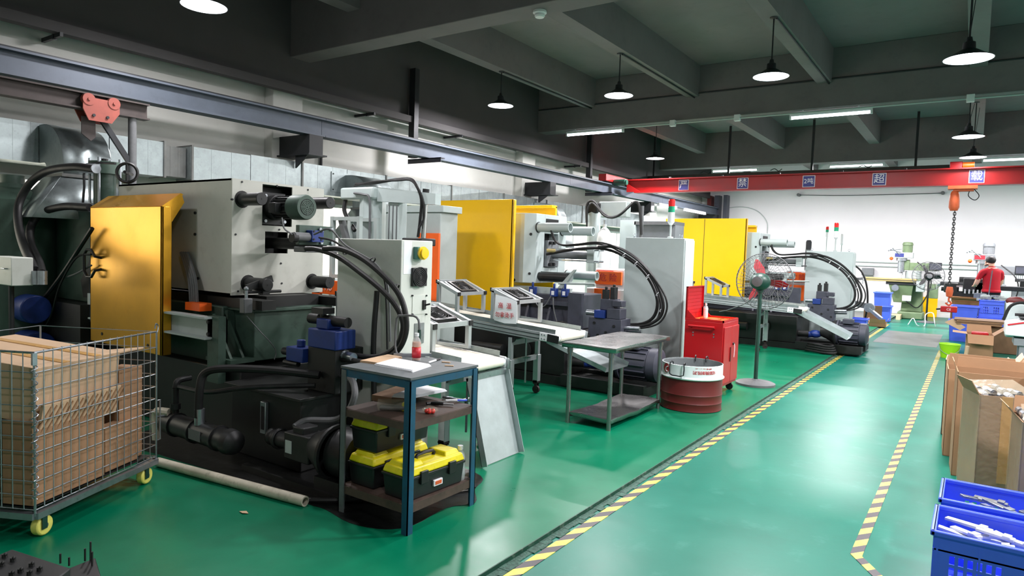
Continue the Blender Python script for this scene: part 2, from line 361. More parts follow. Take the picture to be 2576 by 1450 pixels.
# ================================================================ overhead things
def pendant(x, y, z, ztop, label, on=1.0, two=False):
    t = thing('pendant_lamp', label, 'lamp', (x, y, z), group='black pendant lamps under the ceiling')
    b = B(); b.cyl((x, y, z+.19), (x, y, ztop), .009, n=8)
    if two: b.cyl((x, y, z+.2), (x+.05, y, ztop-.1), .004, n=6)
    b.out('rod', 'steel_dark', t)
    B().lathe([(0, 0), (.05, 0), (.045, -.012), (.012, -.02), (0, -.02)], (x, y, ztop), n=14).out('ceiling_rose', 'steel_dark', t)
    B().lathe([(0, .2), (.022, .2), (.03, .16), (.052, .15), (.056, .09), (.07, .07), (.04, .068), (0, .068)], (x, y, z), n=16).out('heat_sink', 'steel_dark', t)
    B().lathe([(.05, .09), (.075, .078), (.14, .035), (.21, .0), (.214, -.004), (.208, -.002), (.14, .03), (.072, .072)], (x, y, z), n=28).out('shade', 'black', t)
    B().lathe([(.068, .068), (.14, .027), (.205, -.003)], (x, y, z), n=28).out('reflector', 'lamp_inner', t)
    B().lathe([(0, .03), (.06, .03), (.085, .05), (.07, .067)], (x, y, z), n=16).out('bulb', 'bulb', t)
    area('lamp_light', (x, y, z-.008), .34, LAMP_W*on, parent=t)
    return t
for a in ((-6.15, 3.65, 3.72, ZJ+.55, 'pendant lamp nearest the camera, cut by the top edge of the picture', .45),
          (-6.5, 8.96, 3.85, ZJ, 'glowing pendant lamp on a short rod closest to the left wall, before the tube lights', 1),
          (-4.4, 8.97, 3.80, ZJ, 'glowing pendant lamp on a rod directly under a joist, second from the left wall', 1),
          (-2.16, 8.5, 3.70, ZJ, 'bright pendant lamp hanging above the aisle edge, above the longer tube light', 1),
          (-.17, 7.75, 3.46, ZJ, 'largest bright pendant lamp near the upper right corner', 1, True),
          (-6.2, 14.66, 3.73, ZC, 'small glowing pendant lamp hanging above the left end of the red crane', 1),
          (-.2, 12.15, 3.42, ZB, 'pendant lamp with dark shade hanging from the beam conduit at the right', .35, True),
          (-.15, 14.55, 3.43, ZJ, 'small pendant lamp hanging just above the crane hoist', .15, True)): pendant(*a)
for x, y, z, lb, pw in ((-2.2, 4.2, 3.7, 'pendant lamp above the blue work table, over the top of the picture', .28), (-.13, 4.9, 3.5, 'pendant lamp above the near aisle, over the top of the picture', 1.15), (-5.2, .9, 3.7, 'pendant lamp above the mesh cart, left of the picture', .14), (-4.4, 3.65, 3.75, 'pendant lamp above the old cream machine, over the top of the picture', .3), (-.13, .5, 3.5, 'unseen pendant lamp added to light the crate fronts, behind the camera', .35),
        (2.0, 3.7, 3.5, 'pendant lamp right of the blue crates, outside the picture', .8), (2.0, 8.2, 3.5, 'pendant lamp right of the tall cartons, outside the picture', .8), (4.2, 5.97, 3.5, 'pendant lamp on the near beam, far right of the picture', .8), (4.2, 12.15, 3.5, 'pendant lamp on the tube light beam, far right of the picture', .8), (2.0, 15.0, 3.5, 'pendant lamp beside the crane hoist, right of the picture', .8)):
    pendant(x, y, z, ZC if x == -5.2 else (ZB if x > 4 else ZJ), lb, pw)      # the rows go on beyond the frame; the one behind the camera is added light
def tube_light(x0, x1, y, z, label, pw, group='white tube lights', ax='x'):
    h_ = (ZB if z > 3.2 else 2.93)-z-.065
    t = thing('tube_light', label, 'lamp', ((x0+x1)/2, y, z) if ax == 'x' else (y, (x0+x1)/2, z), group=group)
    P = (lambda a, dy, dz: (a, y+dy, z+dz)) if ax == 'x' else (lambda a, dy, dz: (y+dy, a, z+dz))
    B().bar(P(x0, 0, .045), P(x1, 0, .045), .06, .04, up=(0, 0, 1)).out('fitting', 'plastic_white', t, bev=.004)
    for a in (x0+.2, x1-.2): B().bar(P(a, 0, .06), P(a, 0, .07+h_), .02).out('hanger', 'plastic_white', t)
    for dy in ((-.018, .018)): B().cyl(P(x0+.03, dy, 0), P(x1-.03, dy, 0), .014, n=10).out('tube', 'tube_glow', t)
    for a in (x0+.015, x1-.015): B().bar(P(a-.015, 0, .01), P(a+.015, 0, .01), .07, .06, up=(0, 0, 1)).out('end_cap', 'plastic_white', t)
    l = area('tube_light_source', P((x0+x1)/2, 0, -.02), abs(x1-x0), pw, rot=(0, 0, 0 if ax == 'x' else PI/2), parent=t, shape='RECTANGLE', sy=.05)
    return t
tube_light(-7.05, -5.78, 12.06, 3.9, 'shorter glowing tube light under the beam, nearer the left wall', TUBE_W)
tube_light(-2.72, -1.48, 12.06, 3.88, 'glowing tube light under the beam above the middle of the crane', TUBE_W)
tube_light(17.2, 18.5, -7.13, 2.86, 'white tube light under the crane rail, nearer fitting of two by the far corner', TUBE_W*1.4, 'tube lights under the crane rail', ax='y')
tube_light(19.2, 21.0, -7.13, 2.86, 'white tube light under the crane rail, last fitting before the far wall', TUBE_W*1.4, 'tube lights under the crane rail', ax='y')
for x, lb in ((-5.6, 'tube light behind the crane, over the third machine'), (-2.6, 'tube light behind the crane, over the green milling machine'), (.6, 'tube light behind the crane, over the person in red'), (3.4, 'tube light behind the crane, beyond the right edge')): tube_light(x-.62, x+.62, 18.78, 3.9, lb, BACK_W, 'tube lights over the tool shop')
# conduit under the second beam
t = thing('conduit', 'thin grey conduit with boxes along the underside of the tube light beam', 'conduit', (-3, 11.85, 3.96))
B().cyl((-5.75, 11.9, 3.93), (3, 11.9, 3.93), .013, n=8).out('pipe', 'pale_grey2', t)
for x in (-4.72, -3.55, -.2): B().box(x-.05, x+.05, 11.86, 11.94, 3.88, 3.99).out('junction_box', 'plastic_white', t, bev=.006)
B().cyl((-7.7, 11.98, 4.45), (4.5, 11.98, 4.45), .012, n=8).out('upper_pipe', 'steel_dark', t)
for x, y0 in ((-6.5, 8.96), (-4.4, 8.97), (-2.16, 8.5)):
    tag(B().cyl((x+.03, y0, ZJ-.015), (x+.03, 12.0, ZJ-.015), .013, n=8).out('joist_conduit', 'steel_dark'), 'thin dark conduit fixed along the joist %s' % {-6.5: 'nearest the left wall', -4.4: 'second from the left wall', -2.16: 'above the aisle edge'}[x], 'conduit', 'joist conduits')
t = thing('smoke_detector', 'round white smoke detector under the near ceiling beam', 'smoke detector', (-3.88, 5.99, ZB))
B().lathe([(0, 0), (.07, 0), (.072, -.022), (.062, -.03), (0, -.03)], (-3.88, 5.99, ZB), n=24).out('base', 'plastic_white', t)
B().lathe([(.05, -.03), (.055, -.05), (.045, -.066), (0, -.068)], (-3.88, 5.99, ZB), n=24).out('sensor_head', 'plastic_white', t)
B().lathe([(.0535, -.036), (.0555, -.046)], (-3.88, 5.99, ZB), n=24, a0=.4, a1=2.0).out('slot', 'black', t, thick=.002)
# ---------------------------------------------------------------- crane rail on the left wall
t = thing('crane_rail', 'long blue grey steel crane rail beam along the left wall', 'steel beam', (-7.3, 12, 2.93))
for y0, y1 in ((1.0, 6.0), (6.006, 12.7), (12.706, 17.9), (17.906, 22.8)):
    b = B(); b.box(-7.39, -7.21, y0, y1, 2.93, 2.95).box(-7.39, -7.21, y0, y1, 3.15, 3.17).box(-7.306, -7.294, y0, y1, 2.95, 3.15); b.out('rail_section', 'steel_blue', t)
B().box(-7.32, -7.28, 1, 22.8, 3.17, 3.2).out('track_bar', 'steel_dark', t)
for y in (5.75, 11.75, 16.9, 22.4):
    c = B(); c.box(-7.82, -7.2, y-.02, y+.2, 2.68, 2.93); c.prism([(-7.48, y-.02, 2.68), (-7.2, y-.02, 2.68), (-7.48, y-.02, 2.5)], (0, .02, 0)); c.box(-7.82, -7.16, y-.06, y+.24, 2.66, 2.68)
    c.out('corbel', 'steel_dark', t)
for y in (8.1, 14.1):
    c = B(); c.box(-7.66, -7.54, y-.05, y+.05, 2.95, 4.37); c.prism([(-7.6, y, 2.95), (-7.4, y, 2.95), (-7.6, y, 3.12)], (0, .015, 0)); c.out('hanger_post', 'steel_dark', t)
    B().box(-7.66, -6.96, y-.05, y+.05, 2.91, 2.925).box(-7.66, -6.96, y-.05, y-.04, 2.85, 2.925).out('support_arm', 'slate', t)
# ---------------------------------------------------------------- red overhead crane
t = thing('overhead_crane', 'red overhead travelling crane girder with blue character plates', 'crane', (-1, 14.9, 2.98))
b = B(); b.box(-6.95, 5.2, 14.87, 14.93, 3.0, 3.27); b.out('web', 'red_crane', t)
B().box(-6.95, 5.2, 14.78, 15.02, 3.262, 3.285).out('top_flange', 'red_crane', t)
B().box(-6.75, 5.2, 14.78, 15.02, 2.965, 2.99).out('bottom_flange', 'red_crane', t)
B().prism([(-6.95, 14.8, 2.99), (-6.6, 14.8, 2.99), (-6.95, 14.8, 3.2)], (0, .03, 0)).out('gusset', 'red_crane', t)
b = B(); b.box(-7.4, -7.2, 14.2, 15.6, 3.21, 3.37); b.out('end_carriage', 'red_crane', t, bev=.01)
for y in (14.35, 15.45): B().cyl((-7.36, y, 3.26), (-7.24, y, 3.26), .07, n=18).out('wheel', 'steel_dark', t)
B().cyl((-7.18, 14.62, 3.2), (-6.9, 14.62, 3.2), .075, n=18).cyl((-6.9, 14.62, 3.2), (-6.86, 14.62, 3.2), .06, n=18).out('travel_motor', 'green_dark', t)
for s_, x in (('严', -5.57), ('禁', -4.25), ('2吨', -2.915), ('超', -1.637), ('载', -.075)):
    p = B().box(x-.12, x+.12, 14.862, 14.868, 3.005, 3.245).out('character_plate', 'ink_white', t, bev=.02)
    B().box(x-.108, x+.108, 14.858, 14.863, 3.017, 3.233).out('plate_face', 'sign_blue', p, bev=.016)
    text(s_, .19 if len(s_) == 1 else .125, (x, 14.857, 3.125), (1, 0, 0), (0, 0, 1), 'ink_white', p, 'character', .0015)
for x in (-5.9, -4.7, -3.5, -2.3, -1.2): B().box(x-.02, x+.02, 14.84, 14.9, 3.285, 3.32).out('clip', 'steel_dark', t)
t = thing('chain_hoist', 'orange electric chain hoist with long chain under the crane', 'hoist', (-.3, 14.9, 2.5))
b = B(); b.box(-.5, -.05, 14.76, 14.86, 2.9, 2.96).box(-.5, -.05, 14.94, 15.04, 2.9, 2.96).box(-.5, -.05, 14.86, 14.94, 2.9, 2.92); b.out('trolley', 'orange_rust', t)
B().box(-.5, -.3, 14.95, 15.15, 3.29, 3.42).out('drive_box', 'red_paint', t, bev=.01)
B().cyl((-.3, 14.98, 3.35), (-.12, 14.98, 3.35), .055, n=14).out('drive_motor', 'orange', t)
b = B(); b.box(-.42, -.1, 14.83, 14.97, 2.86, 2.96); b.out('suspension', 'orange_rust', t, bev=.01)
B().lathe([(0, .36), (.05, .36), (.075, .3), (.085, .18), (.085, .06), (.06, 0), (0, 0)], (-.39, 14.9, 2.51), n=12).out('motor_body', 'orange_rust', t)
B().tube([(-.1, 14.9, 2.9), (-.02, 14.9, 2.78), (-.08, 14.9, 2.7), (-.18, 14.9, 2.78), (-.16, 14.9, 2.9)], .008, 6).out('loose_cable', 'black', t)
ch = B(); z = 2.5; i = 0
while z > 1.10:
    d = V((.018, 0, 0)) if i % 2 else V((0, .018, 0)); c = V((-.36-.02*math.sin(z), 14.9, z))
    ch.tube([c+d+V((0, 0, .02)), c+V((0, 0, .036)), c-d+V((0, 0, .02)), c-d-V((0, 0, .02)), c-V((0, 0, .036)), c+d-V((0, 0, .02))], .008, 5, sm=2, closed=True); z -= .046; i += 1
ch.out('chain', 'iron_dark', t)['kind'] = 'stuff'
B().lathe([(0, .2), (.05, .2), (.065, .12), (.05, .02), (0, 0)], (-.37, 14.9, .9), n=10).out('hook_block', 'orange_rust', t)
B().tube([(-.37, 14.9, .9), (-.37, 14.9, .84), (-.33, 14.9, .8), (-.37, 14.9, .76), (-.42, 14.9, .8)], .016, 8).out('hook', 'orange_rust', t)
t = thing('lifting_magnet', 'flat red lifting magnet block hanging on the chain hook', 'lifting magnet', (-.36, 14.9, .63))
B().box(-.49, -.23, 14.8, 15.0, .63, .735).out('body', 'red_paint', t, bev=.012)
B().tube([(-.36, 14.9, .735), (-.39, 14.9, .8), (-.36, 14.9, .84), (-.33, 14.9, .8), (-.36, 14.9, .735)], .009, 6).out('shackle', 'chrome', t)
B().cyl((-.49, 14.9, .68), (-.56, 14.9, .67), .016, n=8).out('lever', 'black', t)
text('CE', .06, (-.36, 14.798, .68), (1, 0, 0), (0, 0, 1), 'ink_white', t, 'embossed_letters')
t = thing('cable_track', 'brown steel track hung on rods above and behind the red crane', 'cable track', (-4, 17.8, 3.6))
B().box(-7.7, -.55, 17.76, 17.84, 3.62, 3.72).out('track', 'rust_dark', t)
for x in (-7.55, -5.47, -3.44, -1.25): B().bar((x, 17.8, 3.72), (x, 17.8, 4.94), .05).out('rod', 'steel_dark', t)
for x in (-6.2, -4.4, -2.4): B().tube([(x, 17.74, 3.74), (x+.1, 17.74, 3.78), (x+.2, 17.74, 3.72), (x+.28, 17.74, 3.77)], .01, 5).out('cable_loop', 'black', t)
# ---------------------------------------------------------------- air ducts
t = thing('air_duct', 'long galvanised sheet air duct along the left wall', 'duct', (-7.75, 10, 2.2))
ys = [1.2, 2.42, 2.86, 3.42, 4.02]
def duct_seg(y0, y1, dx=0, dz=0, m='galv'):
    o = B().box(-7.815, -7.50+dx, y0+.004, y1-.004, 2.2-dz, 2.58+dz).out('duct_section', m, t)
    for k in (1, 2): yy = y0+(y1-y0)*k/3; B().box(-7.50+dx, -7.498+dx, yy-.002, yy+.002, 2.2-dz, 2.58+dz).out('seam', m, o)
for y0, y1 in zip(ys, ys[1:]): duct_seg(y0, y1)
duct_seg(4.02, 4.3, -.09, -.02, 'galv_dark')
ys = [4.3+.78*i for i in range(19)]
for y0, y1 in zip(ys, ys[1:]): duct_seg(y0, y1, dz=.005*(int(y0*7) % 3))
for y in (2.42, 4.0, 4.32, 5.86, 7.42, 8.98, 10.54, 12.1, 13.66): B().box(-7.817, -7.485, y-.012, y+.012, 2.19, 2.595).out('flange', 'galv_dark', t)
p = B().box(-7.5, -7.49, 6.35, 6.95, 2.25, 2.53).out('access_panel', 'galv', t)
for y in (6.38, 6.65, 6.92):
    for z in (2.28, 2.5): B().cyl((-7.495, y, z), (-7.482, y, z), .01, n=6).out('screw', 'steel_dark', p)
def elbow(label, y0, y1, xs, ztop, w, drop, m='galv', hood=True, zh=1.4):
    """square duct bend: leaves the main duct towards the hall, turns down and flares into a hood"""
    t = thing('duct_elbow', label, 'duct', (xs+.4, (y0+y1)/2, zh), group='duct bends over the machines')
    R = w+.06; c = (xs+.1, ztop-R); outer = [(xs, ztop)]; inner = [(xs, ztop-w)]
    for i in range(11):
        a = PI/2*(1-i/10); outer.append((c[0]+R*math.cos(a), c[1]+R*math.sin(a))); inner.append((c[0]+.06*math.cos(a), c[1]+.06*math.sin(a)))
    outer.append((c[0]+R, c[1]-drop)); inner.append((c[0]+.06, c[1]-drop))
    prof = outer+inner[::-1]
    for y, nm in ((y0, 'side_sheet'), (y1, 'side_sheet')): B().prism([(x, y, z) for x, z in prof], (0, .006, 0)).out(nm, m, t)
    sk = B()
    for (a, b_) in zip(outer, outer[1:]): sk.face([(a[0], y0, a[1]), (b_[0], y0, b_[1]), (b_[0], y1, b_[1]), (a[0], y1, a[1])])
    sk.weld().out('outer_sheet', m, t, thick=.004)
    sk = B()
    for (a, b_) in zip(inner, inner[1:]): sk.face([(a[0], y0, a[1]), (b_[0], y0, b_[1]), (b_[0], y1, b_[1]), (a[0], y1, a[1])])
    sk.weld().out('inner_sheet', m, t, thick=.004)
    if hood:
        zt = c[1]-drop; x0, x1 = c[0]+.06, c[0]+R
        B().box(x0-.02, x1+.02, y0-.02, y1+.02, zt-.03, zt).out('collar', 'galv_dark', t)
        q = [(x0, y0, zt), (x1, y0, zt), (x1, y1, zt), (x0, y1, zt)]; e = .38
        q2 = [(x0-.12, y0-.3, zh), (x1+.12, y0-.3, zh), (x1+.12, y1+.15, zh), (x0-.12, y1+.15, zh)]
        h = B()
        for i in range(4): h.face([q[i], q[(i+1) % 4], q2[(i+1) % 4], q2[i]])
        h.out('hood', m, t, thick=.004)
    return t
elbow('bright galvanised duct bend and hood at the far left above the hoses', 2.78, 3.2, -7.49, 2.56, .36, .06, zh=1.66)
elbow('galvanised duct bend behind the grey spray arm', 6.6, 7.1, -7.49, 2.5, .34, .06, zh=1.6)
elbow('galvanised duct bend behind the second machine', 11.6, 12.1, -7.49, 2.5, .34, .06, zh=1.6)
# ---------------------------------------------------------------- jib rail with trolley at the far left
t = thing('monorail_frame', 'dark steel monorail beam on a round post at the left edge', 'steel frame', (-6.9, 3.36, 0))
b = B(); b.box(-6.96, -6.84, 1.3, 3.5, 2.68, 2.695).box(-6.96, -6.84, 1.3, 3.5, 2.82, 2.835).box(-6.906, -6.894, 1.3, 3.5, 2.69, 2.825); b.out('beam', 'rust_dark', t)
B().cyl((-6.9, 3.36, 0), (-6.9, 3.36, 2.68), .038, n=16).out('post', 'hose_grey', t)
B().bar((-6.9, 3.05, 2.66), (-6.9, 3.33, 2.25), .03, .05).out('brace', 'steel_dark', t)
t = thing('beam_trolley', 'salmon coloured beam trolley with four wheels on the monorail', 'trolley', (-6.9, 3.02, 2.5))
for s in (-1, 1):
    x = -6.9+s*.075
    p = B().prism([(x, 2.88, 2.79), (x, 3.2, 2.79), (x, 3.2, 2.68), (x, 3.13, 2.58), (x, 2.93, 2.58), (x, 2.88, 2.68)], (s*.014, 0, 0)).out('side_plate', 'trolley_pink', t)
    for y in (2.93, 3.15): B().cyl((x-s*.03, y, 2.77), (x+s*.02, y, 2.77), .055, n=18).cyl((x+s*.02, y, 2.77), (x+s*.03, y, 2.77), .014, n=8).out('wheel', 'trolley_pink', p)
for y in (2.97, 3.09): B().cyl((-7.0, y, 2.63), (-6.8, y, 2.63), .014, n=8).out('bolt', 'steel_dark', t)
B().prism([(-6.9, 2.9, 2.62), (-6.9, 3.02, 2.62), (-6.9, 3.02, 2.44), (-6.9, 2.98, 2.4), (-6.9, 2.9, 2.46)], (.012, 0, 0)).out('hanger_plate', 'rust_dark', t)
# ---------------------------------------------------------------- far wall fittings
t = thing('wall_conduit', 'twin grey pipes fixed along the white far wall', 'pipe', (-1.5, 23.17, 1.45))
for z in (1.40, 1.52): B().cyl((-3.2, 23.17, z), (2.5, 23.17, z), .018, n=8).out('pipe', 'pale_grey2', t)
t = thing('arched_cable', 'thin cable arching over the third yellow door on the far wall', 'cable', (-6, 23.17, 2))
B().tube([(-7.2, 23.18, 3.2), (-6.6, 23.18, 3.24), (-6.1, 23.18, 3.1), (-5.78, 23.18, 2.75), (-5.74, 23.18, 2.3), (-5.74, 23.18, 1.0)], .012, 6).out('cable', 'pale_grey2', t)
p0, p1 = W(2010, 491, y=23.15), W(2372, 486, y=23.15)
t = thing('sagging_cable', 'thin sagging cable between two cameras on the far wall below the crane', 'cable', p0)
B().tube([p0, p0.lerp(p1, .33)-V((0, 0, .03)), p0.lerp(p1, .7)-V((0, 0, .02)), p1], .012, 6).out('cable', 'hose_grey', t)
for q in (p0, p1): B().cyl(q+V((0, .04, 0)), q-V((0, .12, 0)), .05, n=12).out('wall_lamp', 'hose_grey', t)
q = W(2197, 680, y=23.15); tag(B().box(q.x-.3, q.x+.02, 23.0, 23.19, q.z-.16, q.z+.06).out('junction_box', 'mill_grey', bev=.01), 'flat grey electric box on the far wall beside the green milling machine', 'electric box')
q = W(1800, 500, y=23.0)
for i, (u, w_, m) in enumerate(((1786, .14, 'red_dark'), (1805, .16, 'slate'), (1826, .12, 'slate'))):
    q = W(u, 520, y=22.9-.1*i); tag(B().box(q.x-w_/2, q.x+w_/2, 22.8-.1*i, 23.1-.1*i, 0, 3.6).out('steel_post', m), ['dark red upright post', 'wider grey steel upright', 'narrow grey steel upright beside the white wall'][i]+' in the far left corner', 'post')

for i, (u, m) in enumerate(((711, 'hose_grey'), (810, 'steel_dark'))):
    q = W(u, 250, x=-7.97); tag(B().cyl((-7.97, q.y, 2.62), (-7.97, q.y, 3.5-.25*i), .022, n=8).out('wall_pipe', m), ['thicker grey pipe running up the left wall above the duct', 'thin dark pipe running up the left wall above the access panel'][i], 'pipe')
# ================================================================ machine 1 (old cream die casting machine)
xf, y0, y1, zl, zh = -4.67, 3.0, 3.87, 1.09, 1.98
m1 = thing('die_casting_machine', 'old cream die casting machine with green motor on its end, nearest the camera', 'machine', (-5, 3.2, 0))
def F(u, v, dx=0): return W(u, v, x=xf+dx)
B().box(-6.4, xf, y0, y0+.02, zl, zh).box(-6.4, xf, y0, y1, zh-.015, zh).box(-6.4, xf, y1-.02, y1, zl, zh).box(-6.4, xf, y0, y1, zl, zl+.015).out('housing', 'machine_white', m1)
a, c = F(657, 567), F(733, 472); a2, c2 = F(664, 637), F(722, 585)
H1 = (a.y-y0, a.z-zl, c.y-y0, c.z-zl); H2 = (a2.y-y0, a2.z-zl, c2.y-y0, c2.z-zl)
B().plate((xf, y0, zl), (0, 1, 0), (0, 0, 1), y1-y0, zh-zl, .012, [H1, H2]).out('end_plate', 'machine_white', m1)
B().box(-6.3, xf-.12, y0+.04, y1-.04, zl+.03, zh-.03).out('inner_shade', 'black', m1)  # black block painted for the shade inside the openings
for u, v, L in ((607, 502, .26), (772, 512, .3), (622, 713, .26), (783, 708, .24)):
    p = F(u, v); tb = B().cyl(p-V((.05, 0, 0)), p+V((L, 0, 0)), .049, n=24).out('tie_bar', 'iron_dark', m1, bev=.004)
    B().lathe([(.05, .014), (.066, .014), (.066, .012)], p, (1, 0, 0), n=20).cyl(p+V((L, 0, 0)), p+V((L+.002, 0, 0)), .006, n=8).out('bar_collar', 'black', tb)
for u, v in ((606, 458), (694, 468), (772, 478), (582, 502), (700, 578), (704, 663), (706, 713), (596, 733), (590, 590), (812, 600)):
    p = F(u, v); B().cyl(p, p+V((.018, 0, 0)), .008, n=8).out('bolt', 'steel_dark', m1)
for x, z in ((-5.15, 1.72), (-5.15, 1.55), (-5.2, 1.25), (-5.1, 1.2)): B().cyl((x, y0, z), (x, y0-.012, z), .011, n=8).out('bolt', 'steel_dark', m1)
# motor in the upper opening
mc = F(690, 523); my, mz = mc.y, mc.z
mo = B().box(xf-.03, xf-.005, my-.11, my+.11, mz-.14, mz+.12).cyl((xf-.02, my, mz), (xf+.07, my, mz), .1, n=24).cyl((xf+.07, my, mz), (xf+.26, my, mz), .078, n=24).out('motor', 'iron_dark', m1, bev=.004)
for i in range(20):
    t_ = 2*PI*i/20; d = V((0, math.cos(t_), math.sin(t_)))
    B().bar(V((xf+.08, my, mz))+d*.083, V((xf+.26, my, mz))+d*.083, .004, .018, up=d).out('cooling_fin', 'iron_dark', mo)
B().lathe([(.0, .25), (.088, .25), (.098, .262), (.098, .39), (.09, .405), (.064, .405), (.064, .4), (0, .4)], (xf, my, mz), (1, 0, 0), n=28).out('fan_cowl', 'machine_green', mo)
for r in (.014, .027, .04, .053): B().lathe([(r-.004, .4), (r-.004, .407), (r+.004, .407), (r+.004, .4)], (xf, my, mz), (1, 0, 0), n=24).out('grille_ring', 'machine_green', mo)
for i in range(8): t_ = 2*PI*i/8; B().bar((xf+.405, my, mz), (xf+.405, my+.06*math.cos(t_), mz+.06*math.sin(t_)), .005, .005).out('grille_spoke', 'machine_green', mo)
B().cyl((xf+.399, my, mz), (xf+.403, my, mz), .062, n=20).out('grille_backing', 'black', mo)
B().box(xf+.12, xf+.2, my-.14, my-.08, mz-.05, mz+.03).out('terminal_box', 'iron_dark', mo, bev=.006)
for a_ in (-1, 1):
    for b_ in (-1, 1): B().cyl((xf-.005, my+a_*.09, mz+b_*.1-.01), (xf+.02, my+a_*.09, mz+b_*.1-.01), .013, n=8).out('flange_bolt', 'zinc', mo)
# valve plate on the ram
vp = V((-4.12, 0, 0)); q0, q1 = W(752, 616, x=-4.12), W(838, 571, x=-4.12)
rc = F(692, 612); B().cyl((xf-.1, rc.y, rc.z), (-4.16, rc.y+.06, rc.z), .045, n=18).cyl((-4.3, rc.y+.02, rc.z), (-4.2, rc.y+.04, rc.z), .055, n=18).out('ram', 'black', m1)
pl = B().box(-4.16, -4.12, q0.y, q1.y, q0.z, q1.z).out('valve_plate', 'machine_green', m1, bev=.004)
for u, v in ((803, 577), (832, 577), (806, 611), (832, 611)): p = W(u, v, x=-4.12); B().cyl(p, p+V((.02, 0, 0)), .013, n=6).out('plate_bolt', 'zinc', pl)
p0, p1 = W(774, 609, x=-4.1), W(804, 581, x=-4.1); bv = B().box(-4.12, -4.05, p0.y, p1.y, p0.z, p1.z).out('solenoid_valve', 'blue_valve', pl, bev=.004)
for dy in (.015, .085):
    for dz in (.02, .08): B().cyl((-4.05, p0.y+dy, p0.z+dz), (-4.045, p0.y+dy, p0.z+dz), .008, n=8).out('socket_screw', 'black', bv)
p = W(757, 596, x=-4.1); B().cyl((-4.09, p.y-.07, p.z), (-4.09, p.y+.07, p.z), .032, n=16).out('solenoid_coil', 'hose_grey', pl)
p = W(737, 598, x=-4.1); B().cyl((-4.09, p.y-.02, p.z), (-4.09, p.y+.02, p.z), .036, n=16).out('coil_nut', 'black', pl)
p = W(762, 628, x=-4.13); B().box(-4.2, -4.06, p.y-.03, p.y+.3, p.z-.02, p.z+.02).out('hose_block', 'hose_grey', m1, bev=.006)
def path(px, y=None, x=None, wob=0):
    return [W(u, v, **({'y': y+wob*i} if y is not None else {'x': x+wob*i})) for i, (u, v) in enumerate(px)]
B().tube(path([(770, 626), (800, 628), (850, 646), (905, 685), (960, 730), (997, 772), (1014, 815), (1006, 856), (985, 884), (940, 899), (880, 893), (850, 893)], y=3.12), .0185, 10).out('hydraulic_hose', 'rubber', m1)
B().tube(path([(815, 626), (858, 627), (910, 650), (960, 690), (1000, 735), (1018, 780), (1022, 830), (1008, 872), (978, 900), (930, 913), (880, 906), (850, 905)], y=3.06), .0185, 10).out('hydraulic_hose', 'rubber', m1)
B().tube(path([(790, 590), (830, 577), (870, 618), (940, 660), (968, 700), (978, 740), (982, 860)], y=3.17), .007, 7).out('signal_cable', 'hose_grey', m1)
B().tube(path([(803, 598), (835, 605), (865, 622), (930, 655), (965, 698), (972, 760), (975, 880)], y=3.19), .008, 7).out('signal_cable', 'black', m1)
B().tube(path([(709, 548), (715, 575), (735, 590)], y=3.1), .006, 6).out('motor_cable', 'hose_grey', m1)
for u, v in ((870, 634), (937, 655), (997, 722)): p = W(u, v, y=3.1); B().lathe([(.022, -.006), (.025, 0), (.022, .006)], p, (1, 0, -.7), n=10).out('cable_tie', 'black', m1)
# slider foot at the lower left bar and limit switch
p = F(650, 715, .2); B().bar(p+V((0, -.1, -.03)), p+V((0, .12, .04)), .02, .05).box(p.x-.03, p.x+.03, p.y+.02, p.y+.08, p.z-.08, p.z-.02).cyl(p+V((0, -.12, -.06)), p+V((0, .2, -.06)), .012, n=8).out('slide_clamp', 'iron_dark', m1)
p = W(619, 768, x=-4.4); ls = B().box(p.x-.03, p.x+.03, p.y-.035, p.y+.035, p.z-.06, p.z+.05).out('limit_switch', 'hose_grey', m1, bev=.006)
B().cyl((p.x, p.y, p.z+.05), (p.x, p.y, p.z+.11), .012, n=8).sph((p.x, p.y, p.z+.12), .018, n=10).out('switch_roller', 'zinc', ls)
B().tube(path([(620, 795), (650, 830), (680, 862), (694, 885), (690, 905)], x=-4.38), .004, 5).out('switch_cable', 'hose_grey', m1)
# bed, rails, base
B().box(-6.38, -4.3, y0+.02, y0+.14, 1.0, 1.07).box(-6.38, -4.3, y1-.16, y1-.03, 1.0, 1.07).box(-5.2, -4.5, 3.2, 3.7, 1.0, 1.085).out('slide_rail', 'machine_dark', m1)
B().box(-6.38, -4.74, 2.98, 3.92, .55, 1.0).out('bed', 'machine_green', m1, bev=.01)
B().box(-4.74, -4.45, 3.06, 3.75, .6, .975).out('end_tank', 'machine_green', m1, bev=.006)
B().box(-4.76, -4.42, 3.03, 3.78, .975, 1.0).out('tank_rim', 'machine_green', m1, bev=.004)
for y in (3.0, 2.9): B().prism([(-4.74, y, .62), (-4.5, y, .62), (-4.74, y, .95)], (0, .02, 0)).out('gusset', 'machine_green', m1)
B().box(-4.76, -4.44, 2.86, 3.06, .6, .63).box(-4.74, -4.70, 3.0, 3.06, .62, .97).out('bracket_plate', 'machine_green', m1)
B().box(-6.4, -4.35, 2.88, 3.98, .0, .56).out('base', 'tank_dark', m1, bev=.01)
q = B(); q.box(-6.4, -4.58, 2.74, 2.82, .93, .945).box(-6.4, -4.58, 2.74, 2.82, .78, .795).box(-6.4, -4.58, 2.80, 2.82, .79, .935); q.out('guide_channel', 'pale_grey2', m1)
B().box(-4.64, -4.5, 2.8, 2.86, .46, .95).out('channel_post', 'machine_green', m1)
for z in (.815, .905): B().cyl((-4.62, 2.8, z), (-4.62, 2.785, z), .014, n=8).out('bolt', 'black', m1)
B().box(-5.05, -4.85, 2.86, 2.96, .96, 1.02).out('rubber_sill', 'orange', m1)
